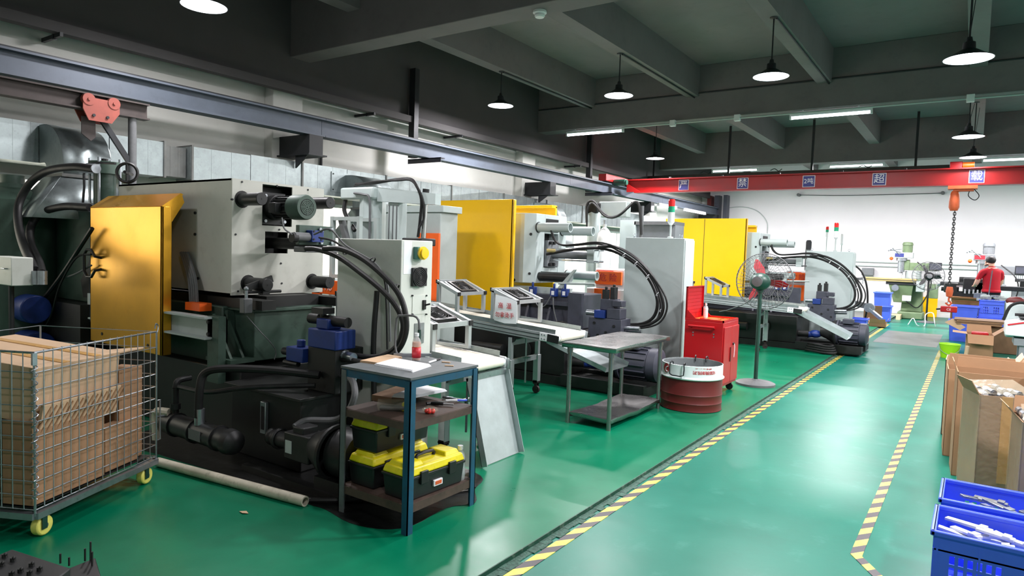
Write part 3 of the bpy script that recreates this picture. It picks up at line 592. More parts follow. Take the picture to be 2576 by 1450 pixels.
for i in range(4): B().tube([(-5.0-.03*i, 2.93, 1.0), (-5.05-.03*i, 2.94, 1.2), (-5.2-.03*i, 2.96, 1.4)], .014, 6).out('braided_hose', 'hose_grey', m1)
# safety door
d0, d1 = W(226, 525, y=2.72), W(402, 515, y=2.72); dx0, dx1, dzt, dzb = d0.x, d1.x+.03, d0.z+.01, .6
dr = B().box(dx0, dx1, 2.72, 2.74, dzb, dzt).box(dx1-.025, dx1, 2.72, 2.8, dzb, dzt).box(dx0, dx0+.02, 2.72, 2.78, dzb, dzt).out('safety_door', 'yellow_old', m1, bev=.006)
B().prism([(dx0, 2.72, dzt), (dx0, 2.87, dzt+.11), (dx0, 2.89, dzt+.1), (dx0, 2.74, dzt-.01)], (dx1-dx0, 0, 0)).prism([(dx1-.025, 2.73, dzt-.02), (dx1-.025, 2.88, dzt+.1), (dx1-.025, 2.9, dzt+.04), (dx1-.025, 2.8, dzt-.12)], (.02, 0, 0)).out('door_visor', 'yellow_old', dr)
h = W(235, 662, y=2.72); B().tube([(h.x+.14, 2.72, h.z+.05), (h.x+.14, 2.67, h.z+.06), (h.x+.1, 2.66, h.z+.115), (h.x+.02, 2.66, h.z+.115), (h.x-.03, 2.66, h.z+.07), (h.x-.03, 2.66, h.z-.07), (h.x+.02, 2.66, h.z-.115), (h.x+.1, 2.66, h.z-.115), (h.x+.14, 2.67, h.z-.06), (h.x+.14, 2.72, h.z-.05)], .012, 8, sm=0).out('door_handle', 'iron_dark', dr)
for x, z in ((dx0+.22, .68), (dx1-.2, .66)): B().cyl((x, 2.721, z), (x, 2.716, z), .014, n=8).out('hole_plug', 'black', dr)
# oil tank with valves, pump and cooler
B().box(-4.33, -3.56, 2.8, 3.5, .0, .48).out('oil_tank', 'tank_dark', m1, bev=.01)
tt = B().box(-4.36, -3.52, 2.76, 3.54, .48, .5).out('tank_lid', 'machine_dark', m1, bev=.003)
for x, y in ((-4.0, 2.85), (-3.7, 2.95), (-3.6, 3.2)): B().cyl((x, y, .5), (x, y, .512), .012, n=6).out('lid_bolt', 'iron_dark', tt)
B().box(-3.96, -3.90, 2.775, 2.80, .2, .42).out('sight_glass', 'zinc', m1, bev=.004)
B().box(-3.945, -3.915, 2.772, 2.776, .23, .39).out('glass_tube', 'black', m1)
mb = B().box(-3.75, -3.47, 3.0, 3.25, .5, .80).out('manifold', 'machine_dark', m1, bev=.006)
B().box(-3.73, -3.45, 2.98, 3.16, .80, .93).box(-3.67, -3.55, 3.0, 3.12, .93, 1.0).out('valve_body', 'blue_valve', mb, bev=.008)
B().cyl((-3.8, 3.06, .985), (-3.42, 3.06, .985), .036, n=16).out('pilot_valve', 'black', mb)
B().box(-3.72, -3.6, 3.0, 3.1, 1.03, 1.07).cyl((-3.66, 3.05, 1.0), (-3.66, 3.05, 1.04), .02, n=10).out('plug_connector', 'plastic_black', mb)
B().box(-3.95, -3.77, 2.97, 3.1, .68, .78).cyl((-3.86, 3.03, .78), (-3.86, 3.03, .83), .03, n=12).out('small_valve', 'blue_valve', mb, bev=.006)
B().cyl((-4.05, 3.03, .73), (-3.95, 3.03, .73), .028, n=12).cyl((-4.0, 3.0, .66), (-3.85, 3.0, .66), .02, n=10).out('valve_coil', 'iron_dark', mb)
for z in (.76, .62): B().cyl((-3.47, 3.08, z), (-3.36, 3.06, z), .03, n=12).cyl((-3.5, 3.08, z), (-3.46, 3.08, z), .04, n=8).out('hose_fitting', 'zinc', mb)
B().tube([(-3.42, 3.05, .62), (-3.3, 3.0, .62), (-3.22, 2.95, .55), (-3.24, 2.92, .45), (-3.32, 2.88, .38), (-3.5, 2.8, .36), (-3.52, 2.72, .33)], .022, 10).out('suction_hose', 'hose_grey', m1)
B().tube([(-3.6, 2.98, .62), (-3.9, 2.8, .64), (-4.15, 2.62, .64), (-4.27, 2.56, .6), (-4.28, 2.53, .5), (-4.28, 2.52, .3)], .027, 10).out('return_hose', 'rubber', m1)
B().tube([(-3.62, 2.96, .55), (-4.0, 2.7, .52), (-4.3, 2.6, .46), (-4.6, 2.56, .46)], .017, 8).out('pressure_pipe', 'iron_dark', m1)
# cooler
hx = B().cyl((-4.72, 2.55, .19), (-3.95, 2.55, .19), .075, n=20).out('oil_cooler', 'iron_dark', m1)
for x in (-4.6, -4.35, -4.08): B().lathe([(.075, -.012), (.086, -.012), (.086, .012), (.075, .012)], (x, 2.55, .19), (1, 0, 0), n=20).out('clamp_band', 'iron_dark', hx)
B().lathe([(.086, 0), (.086, .02), (.078, .06), (.045, .09), (0, .098)], (-3.97, 2.55, .19), (1, 0, 0), n=20).out('end_cap', 'iron_dark', hx)
B().box(-4.32, -4.18, 2.473, 2.476, .16, .23).out('name_plate', 'hose_grey', hx)
B().cyl((-4.62, 2.55, .26), (-4.62, 2.55, .45), .022, n=12).cyl((-4.62, 2.55, .3), (-4.62, 2.55, .34), .036, n=8).tube([(-4.62, 2.55, .45), (-4.62, 2.57, .5), (-4.62, 2.66, .51)], .022, 10).out('riser_pipe', 'iron_dark', hx)
B().cyl((-4.28, 2.53, .25), (-4.28, 2.53, .36), .034, n=12).out('hose_end', 'zinc', hx)
B().tube([(-4.78, 2.5, .06), (-4.79, 2.5, .24), (-4.74, 2.5, .27), (-4.66, 2.53, .27)], .03, 10, sm=4).out('drain_pipe', 'pvc', hx)
# pump and motor
pu = B().cyl((-3.72, 2.72, .23), (-3.35, 2.72, .23), .055, n=18).box(-3.52, -3.28, 2.64, 2.8, .15, .32).lathe([(.06, 0), (.07, 0), (.07, .03), (.06, .03)], (-3.68, 2.72, .23), (1, 0, 0), n=18).box(-3.46, -3.36, 2.66, 2.78, .3, .36).out('hydraulic_pump', 'iron_dark', m1, bev=.008)
B().sph((-3.74, 2.72, .23), .058, (.7, 1, 1), 14).out('pump_elbow', 'iron_dark', pu)
B().box(-3.5, -3.44, 2.636, 2.64, .19, .27).out('pump_label', 'pale_grey2', pu)
B().lathe([(.08, 0), (.09, .01), (.15, .14), (.155, .18), (.17, .18), (.17, .2), (.15, .2)], (-3.3, 2.72, .25), (1, 0, 0), n=24).out('bell_housing', 'iron_dark', pu)
mt = B().cyl((-3.1, 2.75, .25), (-2.92, 2.75, .25), .15, n=24).out('drive_motor', 'iron_dark', m1)
B().box(-3.2, -2.92, 2.62, 2.88, .02, .11).box(-3.9, -2.95, 2.6, 2.66, 0, .04).out('motor_foot', 'tank_dark', mt)
# ---------------------------------------------------------------- control cabinet 1
cx0, cx1, cy0, cy1, cz = -3.755, -3.13, 3.25, 3.56, 1.55
c1 = thing('control_cabinet', 'grey steel control cabinet with round yellow button beside the old cream machine', 'cabinet', (-3.4, 3.4, 0))
B().box(cx0, cx1, cy0, cy1, .04, cz).box(cx0+.03, cx1-.03, cy0+.03, cy1-.03, 0, .05).out('body', 'cabinet_old', c1, bev=.006)
def G(u, v, x=cx1): return W(u, v, x=x)
def gbox(u0, v0, u1, v1, t_, nm, m, par, bev=0, off=0):
    a, c = G(u0, v1), G(u1, v0); return B().box(cx1+off, cx1+off+t_, a.y, c.y, a.z, c.z).out(nm, m, par, bev=bev)
bp = gbox(1039, 622, 1062, 652, .04, 'button_plate', 'teal_plate', c1, .003); p = G(1051, 637)
B().cyl((cx1+.04, p.y, p.z), (cx1+.055, p.y, p.z), .045, n=24).lathe([(.036, .055), (.036, .07), (0, .072)], (cx1, p.y, p.z), (1, 0, 0), n=24).out('push_button', 'lens_yellow', bp)
vg = gbox(1033, 674, 1070, 721, .02, 'vent_grille', 'plastic_black', c1, .004); p = G(1051, 697)
for r in (.018, .03, .042, .054, .066): B().lathe([(r-.003, .02), (r-.003, .026), (r+.003, .026), (r+.003, .02)], (cx1, p.y, p.z), (1, 0, 0), n=22).out('grille_ring', 'plastic_black', vg)
B().cyl((cx1+.02, p.y, p.z), (cx1+.028, p.y, p.z), .012, n=12).out('grille_hub', 'plastic_black', vg)
gbox(1036, 742, 1072, 792, .004, 'switch_panel', 'cabinet_old', c1)
sw = gbox(1061, 755, 1068, 779, .012, 'breaker', 'black', c1, 0, .004); p = G(1066, 768); B().bar((cx1+.012, p.y, p.z), (cx1+.045, p.y+.015, p.z+.01), .012).out('lever', 'plastic_black', sw)
for u, v in ((1036, 744), (1071, 744), (1036, 791), (1071, 791)): p = G(u, v); B().cyl((cx1, p.y, p.z), (cx1+.012, p.y, p.z), .006, n=6).out('screw', 'steel_dark', c1)
gbox(1041, 812, 1066, 866, .006, 'lower_plate', 'zinc', c1)
gbox(1014, 608, 1036, 690, .002, 'torn_sticker', 'paper', c1)
a = W(972, 560, y=cy0)
B().tube([(-3.3, 3.22, .1), (-3.32, 3.2, .8), (-3.32, 3.22, 1.2)], .018, 8).out('corrugated_conduit', 'black', c1)
# ---------------------------------------------------------------- accumulator group at the far left
t = thing('accumulator_unit', 'dark green hydraulic accumulator unit with two thick black hoses at the left edge', 'machine', (-7, 2.8, 0))
B().lathe([(0, 1.98), (.12, 1.98), (.14, 1.94), (.28, 1.9), (.36, 1.82), (.37, .55), (.3, .5), (0, .5)], (-7.56, 2.58, 0), n=28).lathe([(0, 2.06), (.1, 2.06), (.1, 1.97), (0, 1.97)], (-7.56, 2.58, 0), n=14).out('pressure_vessel', 'machine_green', t)
B().box(-7.6, -6.42, 2.86, 3.3, .9, 1.745).out('tank', 'machine_green', t, bev=.01)
B().box(-7.62, -6.4, 2.84, 3.32, 1.745, 1.775).out('tank_rim', 'machine_green', t)
B().box(-7.7, -6.45, 2.7, 3.3, 0, .9).out('base', 'tank_dark', t)
B().lathe([(0, 0), (.09, 0), (.09, .36), (.13, .36), (.13, .47), (0, .47)], (-6.62, 2.98, 1.72), n=20).out('shot_cylinder', 'machine_green', t)
B().lathe([(0, .47), (.03, .47), (.03, .5), (0, .5)], (-6.62, 2.98, 1.72), n=8).out('cap_bolt', 'iron_dark', t)
for a_ in (-1, 1):
    for b_ in (-1, 1): B().cyl((-6.62+a_*.09, 2.98+b_*.09, 1.7), (-6.62+a_*.09, 2.98+b_*.09, 2.22), .012, n=8).out('stud', 'zinc', t)
hw = W(320, 435, y=2.95); B().lathe([(.07, -.01), (.085, -.015), (.095, 0), (.085, .015), (.07, .01)], hw, (.75, -.6, 0), n=24).cyl(hw-V((.12, -.1, 0)), hw+V((.06, -.05, 0)), .014, n=8).bar(hw-V((0, 0, .08)), hw+V((0, 0, .08)), .02).out('hand_wheel', 'black', t)
B().tube(path([(235, 425), (185, 420), (120, 430), (75, 462), (47, 515), (47, 570), (62, 625), (88, 680)], y=2.76, wob=-.07), .034, 12).out('thick_hose', 'rubber', t)
B().tube(path([(225, 522), (160, 520), (105, 536), (78, 570), (78, 615), (98, 660), (106, 688)], y=2.74, wob=-.075), .033, 12).out('thick_hose', 'rubber', t)
for u0, u1, v in ((202, 242, 424), (200, 228, 522)): a, c = W(u0, v, y=2.76), W(u1, v, y=2.78); B().cyl(a, c, .042, n=14).out('hose_ferrule', 'zinc', t)
for u in (91, 107): a, c = W(u, 682, y=2.27), W(u, 716, y=2.27); B().cyl(a, c, .034, n=12).out('hose_ferrule', 'zinc', t)
B().tube(path([(290, 412), (218, 414), (212, 470), (207, 530)], y=2.8), .011, 6, sm=2).out('thin_pipe', 'steel_dark', t)
B().tube(path([(168, 430), (172, 535)], y=2.85), .012, 6, sm=0).out('thin_pipe', 'steel_dark', t)
B().tube(path([(232, 575), (150, 700), (90, 770), (40, 790), (5, 770)], y=2.66), .018, 7).out('sagging_cable', 'rubber', t)
B().tube(path([(230, 640), (190, 650), (150, 720), (130, 790), (105, 840)], y=2.66), .01, 6).out('sagging_cable', 'rubber', t)
B().tube(path([(230, 668), (190, 690), (160, 700)], y=2.68), .008, 6).out('sagging_cable', 'hose_grey', t)
p = W(75, 775, y=2.58); mm = B().cyl((p.x-.3, 2.56, p.z), (p.x+.2, 2.56, p.z), .13, n=20).cyl((p.x-.3, 2.56, p.z-.35), (p.x+.25, 2.56, p.z-.35), .15, n=20).out('valve_stack', 'blue_valve', t, bev=.01)
B().box(-6.5, -6.0, 2.78, 2.84, .75, 1.0).out('rail_plate', 'pale_grey2', t)
B().prism([(-6.75, 2.83, 1.1), (-6.3, 2.83, 1.6), (-6.2, 2.83, 1.55), (-6.3, 2.83, .95), (-6.7, 2.83, .95)], (0, .1, 0)).out('toggle_link', 'machine_dark', t)
t = thing('switch_box', 'small beige switch box at the left edge before the dark accumulator', 'electric box', W(0, 700, y=2.1))
a, c = W(-30, 712, y=2.1), W(28, 648, y=2.1); B().box(a.x, c.x, 2.1, 2.25, a.z, c.z).out('enclosure', 'cabinet_old', t, bev=.006)
B().cyl(((a.x+c.x)/2, 2.18, 0), ((a.x+c.x)/2, 2.18, a.z), .02, n=10).lathe([(0, 0), (.12, 0), (.12, .012), (0, .012)], ((a.x+c.x)/2, 2.18, 0), n=18).out('stand', 'steel_dark', t)
p = W(14, 676, y=2.1); B().tube([(p.x-.03, 2.1, p.z), (p.x-.03, 2.08, p.z), (p.x+.04, 2.08, p.z), (p.x+.04, 2.1, p.z)], .005, 6, sm=0).out('handle', 'zinc', t)
# ---------------------------------------------------------------- oily floor and pvc pipe
ring = [(-5.2, 2.46), (-4.6, 2.43), (-4.0, 2.47), (-3.4, 2.50), (-3.1, 2.49), (-2.95, 2.5), (-2.7, 2.46), (-2.5, 2.52), (-2.42, 2.66), (-2.44, 2.95), (-2.36, 3.12), (-2.5, 3.3), (-2.62, 3.52), (-3.1, 3.6), (-4.3, 3.6), (-5.2, 3.5)]
ring = [(p.x, p.y, 0) for p in smooth_pts([(a, b, 0) for a, b in ring], 4, True)]
tag(B().prism(ring, (0, 0, .0025)).out('oil_film', 'oil_stain'), 'black oily film on the floor under the old cream machine', 'oil stain')
t = thing('floor_pipe', 'grimy cream pvc pipe lying on the floor before the old machine', 'pipe', (-3.8, 2.42, 0))
p0, p1 = W(398, 1163, z=.03), W(768, 1262, z=.03); B().lathe([(.022, 0), (.03, 0), (.03, (p1-p0).length), (.022, (p1-p0).length)], p0, p1-p0, n=16).out('pipe', 'pvc', t)
t = thing('floor_cable', 'black cable running over the oily floor from the pipe end', 'cable', (-3, 2.5, 0))
B().tube([(-3.12, 2.5, .015), (-2.98, 2.6, .02), (-2.85, 2.75, .02), (-2.7, 2.9, .02), (-2.5, 3.3, .02)], .014, 7).out('cable', 'rubber', t)
# ================================================================ machines 2 and 3 (pale grey, yellow doors)
def machine(dx, dy, label, door_px, seam=False):
    o = V((dx, dy, 0)); t = thing('die_casting_machine', label, 'machine', (-4.8+dx, 7.4+dy, 0))
    X = lambda x: x+dx
    Y = lambda y: y+dy
    def bx(x0, x1, ya, yb, z0, z1, nm, m, par=None, bev=0): return B().box(X(x0), X(x1), Y(ya), Y(yb), z0, z1).out(nm, m, par or t, bev=bev)
    xe = -4.6
    # housing with tapered flanks and open centre
    h = B(); prof = [(-6.0, 7.1), (-4.72, 7.1), (xe, 7.2), (xe, 7.4), (-6.0, 7.4)]
    h.prism([(X(a), Y(b), 1.1) for a, b in prof], (0, 0, .885)); h.prism([(X(a), Y(15.15-b), 1.1) for a, b in prof][::-1], (0, 0, .885))
    h.box(X(-6.0), X(xe), Y(7.4), Y(7.75), 1.74, 1.985).box(X(-6.0), X(xe), Y(7.4), Y(7.75), 1.1, 1.3); h.out('housing', 'pale_grey', t, bev=.008)
    bx(-5.9, -4.75, 7.4, 7.75, 1.3, 1.74, 'inner_frame', 'machine_dark')
    bx(-4.75, -4.59, 7.42, 7.72, 1.76, 1.93, 'recess_shade', 'black')  # black block set on the face for the shade of an opening
    for y, z, x in ((7.16, 1.72, -4.66), (7.16, 1.22, -4.66)): B().cyl((X(x), Y(y), z), (X(x)+.01, Y(y)-.012, z), .018, n=8).out('bolt', 'black', t)
    for x, z in ((-5.0, 1.7), (-4.95, 1.28), (-4.85, 1.13)): B().cyl((X(x), Y(7.1), z), (X(x), Y(7.095), z), .02, n=10).out('plug_hole', 'black', t)
    for y, z in ((7.24, 1.81), (7.84, 1.79), (8.0, 1.2)):
        B().lathe([(.05, 0), (.06, 0), (.06, .47), (.05, .47), (.05, .02), (.0, .02)], (X(xe), Y(y), z), (1, 0, 0), n=24).out('tie_bar_sleeve', 'pale_grey', t)
        B().lathe([(.06, 0), (.068, 0), (.068, .012), (.06, .012)], (X(xe), Y(y), z), (1, 0, 0), n=24).out('sleeve_ring', 'steel_dark', t)
    B().cyl((X(xe), Y(7.3), 1.19), (X(xe)+.42, Y(7.3), 1.19), .05, n=20).out('tie_bar', 'iron_dark', t)
    B().lathe([(.064, 0), (.068, 0), (.068, .46), (.064, .46)], (X(xe), Y(7.3), 1.19), (1, 0, 0), n=14, a0=PI*.5, a1=PI*1.35).out('half_sleeve', 'pale_grey', t, thick=.003)
    # eject cylinder
    cy_, cz_ = Y(7.56), 1.47
    ec = B().cyl((X(-4.72), cy_, cz_), (X(-3.98), cy_, cz_), .05, n=20).box(X(-4.62), X(-4.56), cy_-.14, cy_+.14, cz_-.16, cz_+.18).out('eject_cylinder', 'mill_grey', t, bev=.004)
    B().box(X(-4.02), X(-3.92), cy_-.08, cy_+.08, cz_-.09, cz_+.11).out('cylinder_head', 'pale_grey', ec, bev=.006)
    for a in (-1, 1):
        for c in (-1, 1): B().cyl((X(-4.6), cy_+a*.065, cz_+c*.07), (X(-3.86), cy_+a*.065, cz_+c*.07), .011, n=8).out('tie_rod', 'chrome', ec)
    for z in (-.13, .15):
        for y in (-.1, -.02): B().cyl((X(-4.56), cy_+y, cz_+z), (X(-4.52), cy_+y, cz_+z), .022, n=8).out('cap_screw', 'black', ec)
    def hose(px, y, r, m='rubber', nm='hydraulic_hose'): return B().tube([W(u, v, y=y)+o for u, v in px], r, 9).out(nm, m, t)
    hose([(1375, 640), (1430, 630), (1475, 625), (1520, 626), (1565, 642), (1612, 676), (1642, 720), (1654, 762), (1644, 798), (1615, 815), (1565, 817)], 7.35, .019)
    hose([(1505, 622), (1550, 622), (1600, 650), (1640, 694), (1662, 738), (1668, 775), (1656, 803), (1620, 820), (1568, 822)], 7.25, .019)
    hose([(1386, 580), (1392, 600), (1410, 616), (1450, 615), (1500, 610), (1545, 620), (1600, 652), (1645, 700), (1674, 748), (1676, 785), (1655, 815), (1612, 826), (1570, 824)], 7.2, .011)
    hose([(1388, 582), (1398, 606), (1418, 618), (1455, 617), (1505, 614), (1550, 628), (1606, 664), (1638, 700), (1656, 740), (1661, 775), (1650, 806), (1608, 824), (1570, 820)], 7.3, .011)
    for u, v in ((1570, 643), (1600, 664), (1630, 696), (1655, 740), (1664, 780)): B().lathe([(.03, -.005), (.033, 0), (.03, .005)], W(u, v, y=7.28)+o, (1, 0, -.8), n=10).out('cable_tie', 'ink_white', t)
    B().cyl((X(-4.5), Y(7.3), 1.52), (X(-4.4), Y(7.35), 1.52), .024, n=10).out('hose_ferrule', 'gold_bar', t)
    # lower front
    bx(-5.9, -4.05, 7.15, 7.2, .98, 1.06, 'limit_rail', 'pale_grey2'); bx(-5.9, -4.0, 7.1, 7.9, .55, .98, 'bed', 'slate', bev=.01)
    bx(-4.0, -3.82, 7.02, 7.08, .5, 1.02, 'bed_plate', 'slate')
    for x in (-4.62, -4.3): B().prism([(X(x), Y(7.1), .56), (X(x), Y(7.1), .9), (X(x), Y(6.98), .56)], (.03, 0, 0)).out('gusset', 'slate', t)
    B().bar((X(-5.2), Y(7.06), .88), (X(-4.0), Y(7.06), .88), .05).out('cross_bar', 'slate', t)
    for x, y in ((-4.55, 7.05), (-4.22, 7.02), (-4.1, 7.08)):
        s = B().box(X(x)-.04, X(x)+.04, Y(y), Y(y)+.07, .96, 1.06).cyl((X(x), Y(y)+.03, 1.06), (X(x), Y(y)+.03, 1.12), .016, n=8).out('limit_switch', 'blue_valve', t, bev=.006)
        B().box(X(x)-.02, X(x)+.02, Y(y)-.002, Y(y), .98, 1.03).out('switch_label', 'ink_white', s)
    B().tube([V((X(-4.52), Y(7.04), .98)), V((X(-4.42), Y(7.0), .84)), V((X(-4.32), Y(7.0), .84)), V((X(-4.24), Y(7.02), .97))], .007, 6).out('switch_cable', 'hose_grey', t)
    B().tube([V((X(-4.2), Y(7.0), .95)), V((X(-4.17), Y(6.98), .8)), V((X(-4.1), Y(6.98), .6))], .008, 6).out('switch_cable', 'hose_grey', t)
    B().prism([(X(-4.22), Y(7.12), 1.06), (X(-4.0), Y(7.12), 1.3), (X(-3.97), Y(7.12), 1.3), (X(-4.15), Y(7.12), 1.06)], (0, .04, 0)).cyl((X(-4.2), Y(7.12), 1.12), (X(-3.7), Y(7.12), 1.14), .014, n=8).out('slide_bracket', 'pale_grey2', t)
    bx(-6.1, -2.78, 6.5, 7.62, .0, .1, 'skid', 'machine_dark'); bx(-6.1, -3.75, 6.55, 7.6, .1, .55, 'oil_tank', 'tank_dark', bev=.01)
    for y in (6.5, 7.0): B().bar((X(-3.75), Y(y), .08), (X(-2.75), Y(y), .08), .07, .12).out('skid_rail', 'machine_dark', t)
    B().cyl((X(-4.3), Y(6.52), .35), (X(-4.3), Y(6.5), .35), .12, n=20).out('inspection_cover', 'machine_dark', t)
    B().cyl((X(-5.0), Y(6.48), .32), (X(-4.55), Y(6.48), .32), .07, n=16).out('filter', 'iron_dark', t)
    # valve manifold
    mb = bx(-3.68, -3.26, 6.95, 7.2, .48, .76, 'manifold', 'slate', bev=.006)
    for x, z in ((-3.6, .7), (-3.45, .6), (-3.35, .68), (-3.55, .56), (-3.3, .56)): B().cyl((X(x), Y(6.95), z), (X(x), Y(6.94), z), .016, n=10).out('port_plug', 'iron_dark', mb)
    B().box(X(-3.6), X(-3.47), Y(6.93), Y(7.05), .76, .85).out('blue_valve', 'blue_valve', mb, bev=.004)
    B().cyl((X(-3.72), Y(6.98), .81), (X(-3.6), Y(6.98), .81), .032, n=14).out('valve_coil', 'zinc', mb)
    B().box(X(-3.45), X(-3.28), Y(6.95), Y(7.12), .76, .88).box(X(-3.56), X(-3.38), Y(7.0), Y(7.16), .85, .98).box(X(-3.4), X(-3.28), Y(6.98), Y(7.1), .9, .97).out('valve_body', 'slate', mb, bev=.008)
    for x, h_ in ((-3.52, .14), (-3.42, .17)): B().box(X(x)-.03, X(x)+.03, Y(7.02), Y(7.1), .95, .95+h_).cyl((X(x), Y(7.06), .95+h_), (X(x), Y(7.06), .98+h_), .018, n=8).out('solenoid', 'iron_dark', mb, bev=.004)
    for z, y in ((.66, 7.05), (.62, 7.12)): B().cyl((X(-3.26), Y(y), z), (X(-3.08), Y(y), z+.01), .022, n=12).out('hose_fitting', 'zinc', mb)
    # pump and motor
    B().lathe([(0, 0), (.09, 0), (.1, .03), (.12, .08), (.13, .1), (.19, .2), (.2, .2), (.2, .24), (.0, .24)], (X(-3.42), Y(6.82), .32), (1, 0, 0), n=28).out('bell_housing', 'iron_dark', t)
    mo = B().lathe([(0, 0), (.21, 0), (.21, .03), (.17, .03), (.17, .34), (.18, .35), (.18, .44), (.14, .46), (0, .46)], (X(-3.17), Y(6.82), .32), (1, 0, 0), n=28).out('drive_motor', 'slate', t)
    for i in range(16):
        a = 2*PI*i/16; d = V((0, math.cos(a), math.sin(a))); B().bar(V((X(-3.12), Y(6.82), .32))+d*.178, V((X(-2.84), Y(6.82), .32))+d*.178, .008, .02, up=d).out('cooling_fin', 'slate', mo)
    B().box(X(-3.08), X(-2.92), Y(6.68), Y(6.84), .48, .56).out('terminal_box', 'slate', mo, bev=.008)
    B().sph((X(-3.5), Y(6.8), .26), .085, (1.2, 1, .8), 14).cyl((X(-3.62), Y(6.78), .24), (X(-3.45), Y(6.8), .26), .05, n=14).out('hydraulic_pump', 'blue_valve', t)
    B().tube([V((X(-4.2), Y(6.95), .62)), V((X(-3.95), Y(6.85), .66)), V((X(-3.8), Y(6.82), .58)), V((X(-3.62), Y(6.88), .54))], .032, 10).out('suction_hose', 'rubber', t)
    B().cyl((X(-4.1), Y(6.62), .24), (X(-3.6), Y(6.74), .26), .055, n=14).out('suction_pipe', 'rubber', t)
    # doors
    a, c = W(*door_px[0], y=6.9+dy), W(*door_px[1], y=6.9+dy)
    d = B().box(a.x, c.x, Y(6.9), Y(6.925), .72, a.z).box(c.x-.03, c.x, Y(6.9), Y(6.97), .72, a.z).out('safety_door', 'yellow_paint', t, bev=.008)
    if seam: xm = W(1769, 640, y=6.9+dy).x; B().box(xm-.004, xm+.004, Y(6.896), Y(6.9), .75, a.z-.01).out('door_seam', 'ink_black', d)
    else:
        h_ = W(1105, 645, y=6.9); B().tube([(h_.x+.03, 6.9, h_.z+.11), (h_.x-.005, 6.84, h_.z+.08), (h_.x-.005, 6.84, h_.z-.08), (h_.x+.03, 6.9, h_.z-.11)], .014, 8, sm=0).out('door_handle', 'chrome', d)
        for z in (.8, .86): B().cyl((a.x+.12, 6.9, z), (a.x+.12, 6.895, z), .012, n=8).out('hole_plug', 'black', d)
    b2 = B().box(X(-5.7), X(-4.93), Y(8.2), Y(8.24), .75, 2.15).box(X(-5.7), X(-4.93), Y(8.1), Y(8.24), 2.12, 2.16).out('rear_door', 'yellow_paint', t, bev=.006)
    bx(-6.4, -4.95, 8.25, 8.33, .6, 1.9, 'rear_frame', 'pale_grey2')
    # sign boards and boxes behind the bars
    g = bx(-4.35, -3.95, 8.36, 8.4, 1.08, 1.26, 'warning_board', 'orange', bev=.004); text('危 险', .12, (X(-4.15), Y(8.357), 1.17), (1, 0, 0), (0, 0, 1), 'ink_red', g, 'warning_letters')
    bx(-4.34, -4.02, 8.33, 8.37, .72, 1.02, 'orange_guard', 'orange', bev=.004); bx(-4.5, -4.3, 8.3, 8.34, .66, .84, 'orange_guard', 'orange', bev=.004)
    bx(-4.5, -3.9, 8.4, 8.8, .3, 1.02, 'rear_unit', 'plastic_white', bev=.01); bx(-4.38, -3.92, 8.42, 8.7, 1.02, 1.3, 'rear_unit_top', 'plastic_white', bev=.02)
    bx(-4.36, -4.1, 8.415, 8.42, 1.22, 1.27, 'display_strip', 'label_red')
    return t
machine(0, 0, 'pale grey die casting machine with yellow door behind the steel table', ((1105, 505), (1292, 499)))
machine(1.33, 5.5, 'pale grey die casting machine with plain wide yellow door, farthest of three', ((1675, 550), (1880, 551)), seam=True)
tag(B().box(-5.55, -5.22, 6.04, 6.07, 0, 1.68).out('orange_guard_panel', 'orange', bev=.004), 'orange guard panel between the grey cabinet and the nearer yellow door', 'guard panel')
t = thing('warning_board', 'orange warning board with torn lettering beside the lower tie bar of the cream machine', 'sign', (-4.2, 4.35, .9))
a, c = W(784, 742, y=4.3), W(852, 708, y=4.3); B().box(a.x, c.x+.2, 4.3, 4.33, a.z+.02, c.z).box(a.x, a.x+.12, 4.3, 4.33, a.z-.04, a.z+.05).out('board', 'orange', t, bev=.003)
text('险 MU', .07, (a.x+.2, 4.297, a.z+.08), (1, 0, 0), (0, 0, 1), 'ink_white', t, 'torn_letters')
for x in (a.x+.05, c.x+.15): B().bar((x, 4.36, 0), (x, 4.36, c.z), .03).out('leg', 'steel_dark', t)
# ---------------------------------------------------------------- control cabinets 2 and 3
def signal_tower(x, y, z, t, L=.3, s=1.0, plain=False):
    B().cyl((x, y, z), (x, y, z+L), .011*s, n=8).lathe([(.03*s, 0), (.03*s, .02), (.012*s, .025)], (x, y, z), n=12).out('lamp_pole', 'pale_grey2', t)
    b0 = z+L; B().cyl((x, y, b0), (x, y, b0+.1*s), .034*s, n=16).lathe([(.014*s, -.03*s), (.034*s, 0)], (x, y, b0), n=16).out('lamp_base', 'plastic_white', t)
    for i, m in enumerate(('plastic_white', 'plastic_white') if plain else ('lens_green', 'lens_red')): B().cyl((x, y, b0+(.1+.06*i)*s), (x, y, b0+(.16+.06*i)*s), .033*s, n=16).out('lamp_lens', m, t)
    B().lathe([(.033*s, 0), (.028*s, .012*s), (0, .014*s)], (x, y, b0+.22*s), n=16).out('lamp_cap', 'lens_red' if not plain else 'plastic_white', t)
def cabinet(x0, x1, ya, yb, h, label):
    t = thing('control_cabinet', label, 'cabinet', ((x0+x1)/2, (ya+yb)/2, 0))
    B().box(x0, x1, ya, yb, .06, h).out('body', 'pale_grey', t, bev=.006)
    B().box(x0+.02, x1-.02, ya+.02, yb-.02, 0, .07).out('plinth', 'steel_dark', t)
    B().box(x1, x1+.012, ya+.012, yb-.012, .1, h-.02).out('door', 'pale_grey', t, bev=.004)
    for x in (x0+.08, x1-.08): B().lathe([(.016, -.006), (.022, 0), (.016, .006)], (x, ya+.08, h+.03), (0, 1, 0), n=14).cyl((x, ya+.08, h), (x, ya+.08, h+.012), .012, n=8).out('lifting_eye', 'zinc', t)
    return t
c2 = cabinet(-3.6, -2.84, 7.7, 8.02, 1.715, 'tall pale grey control cabinet with signal light behind the oil drum')
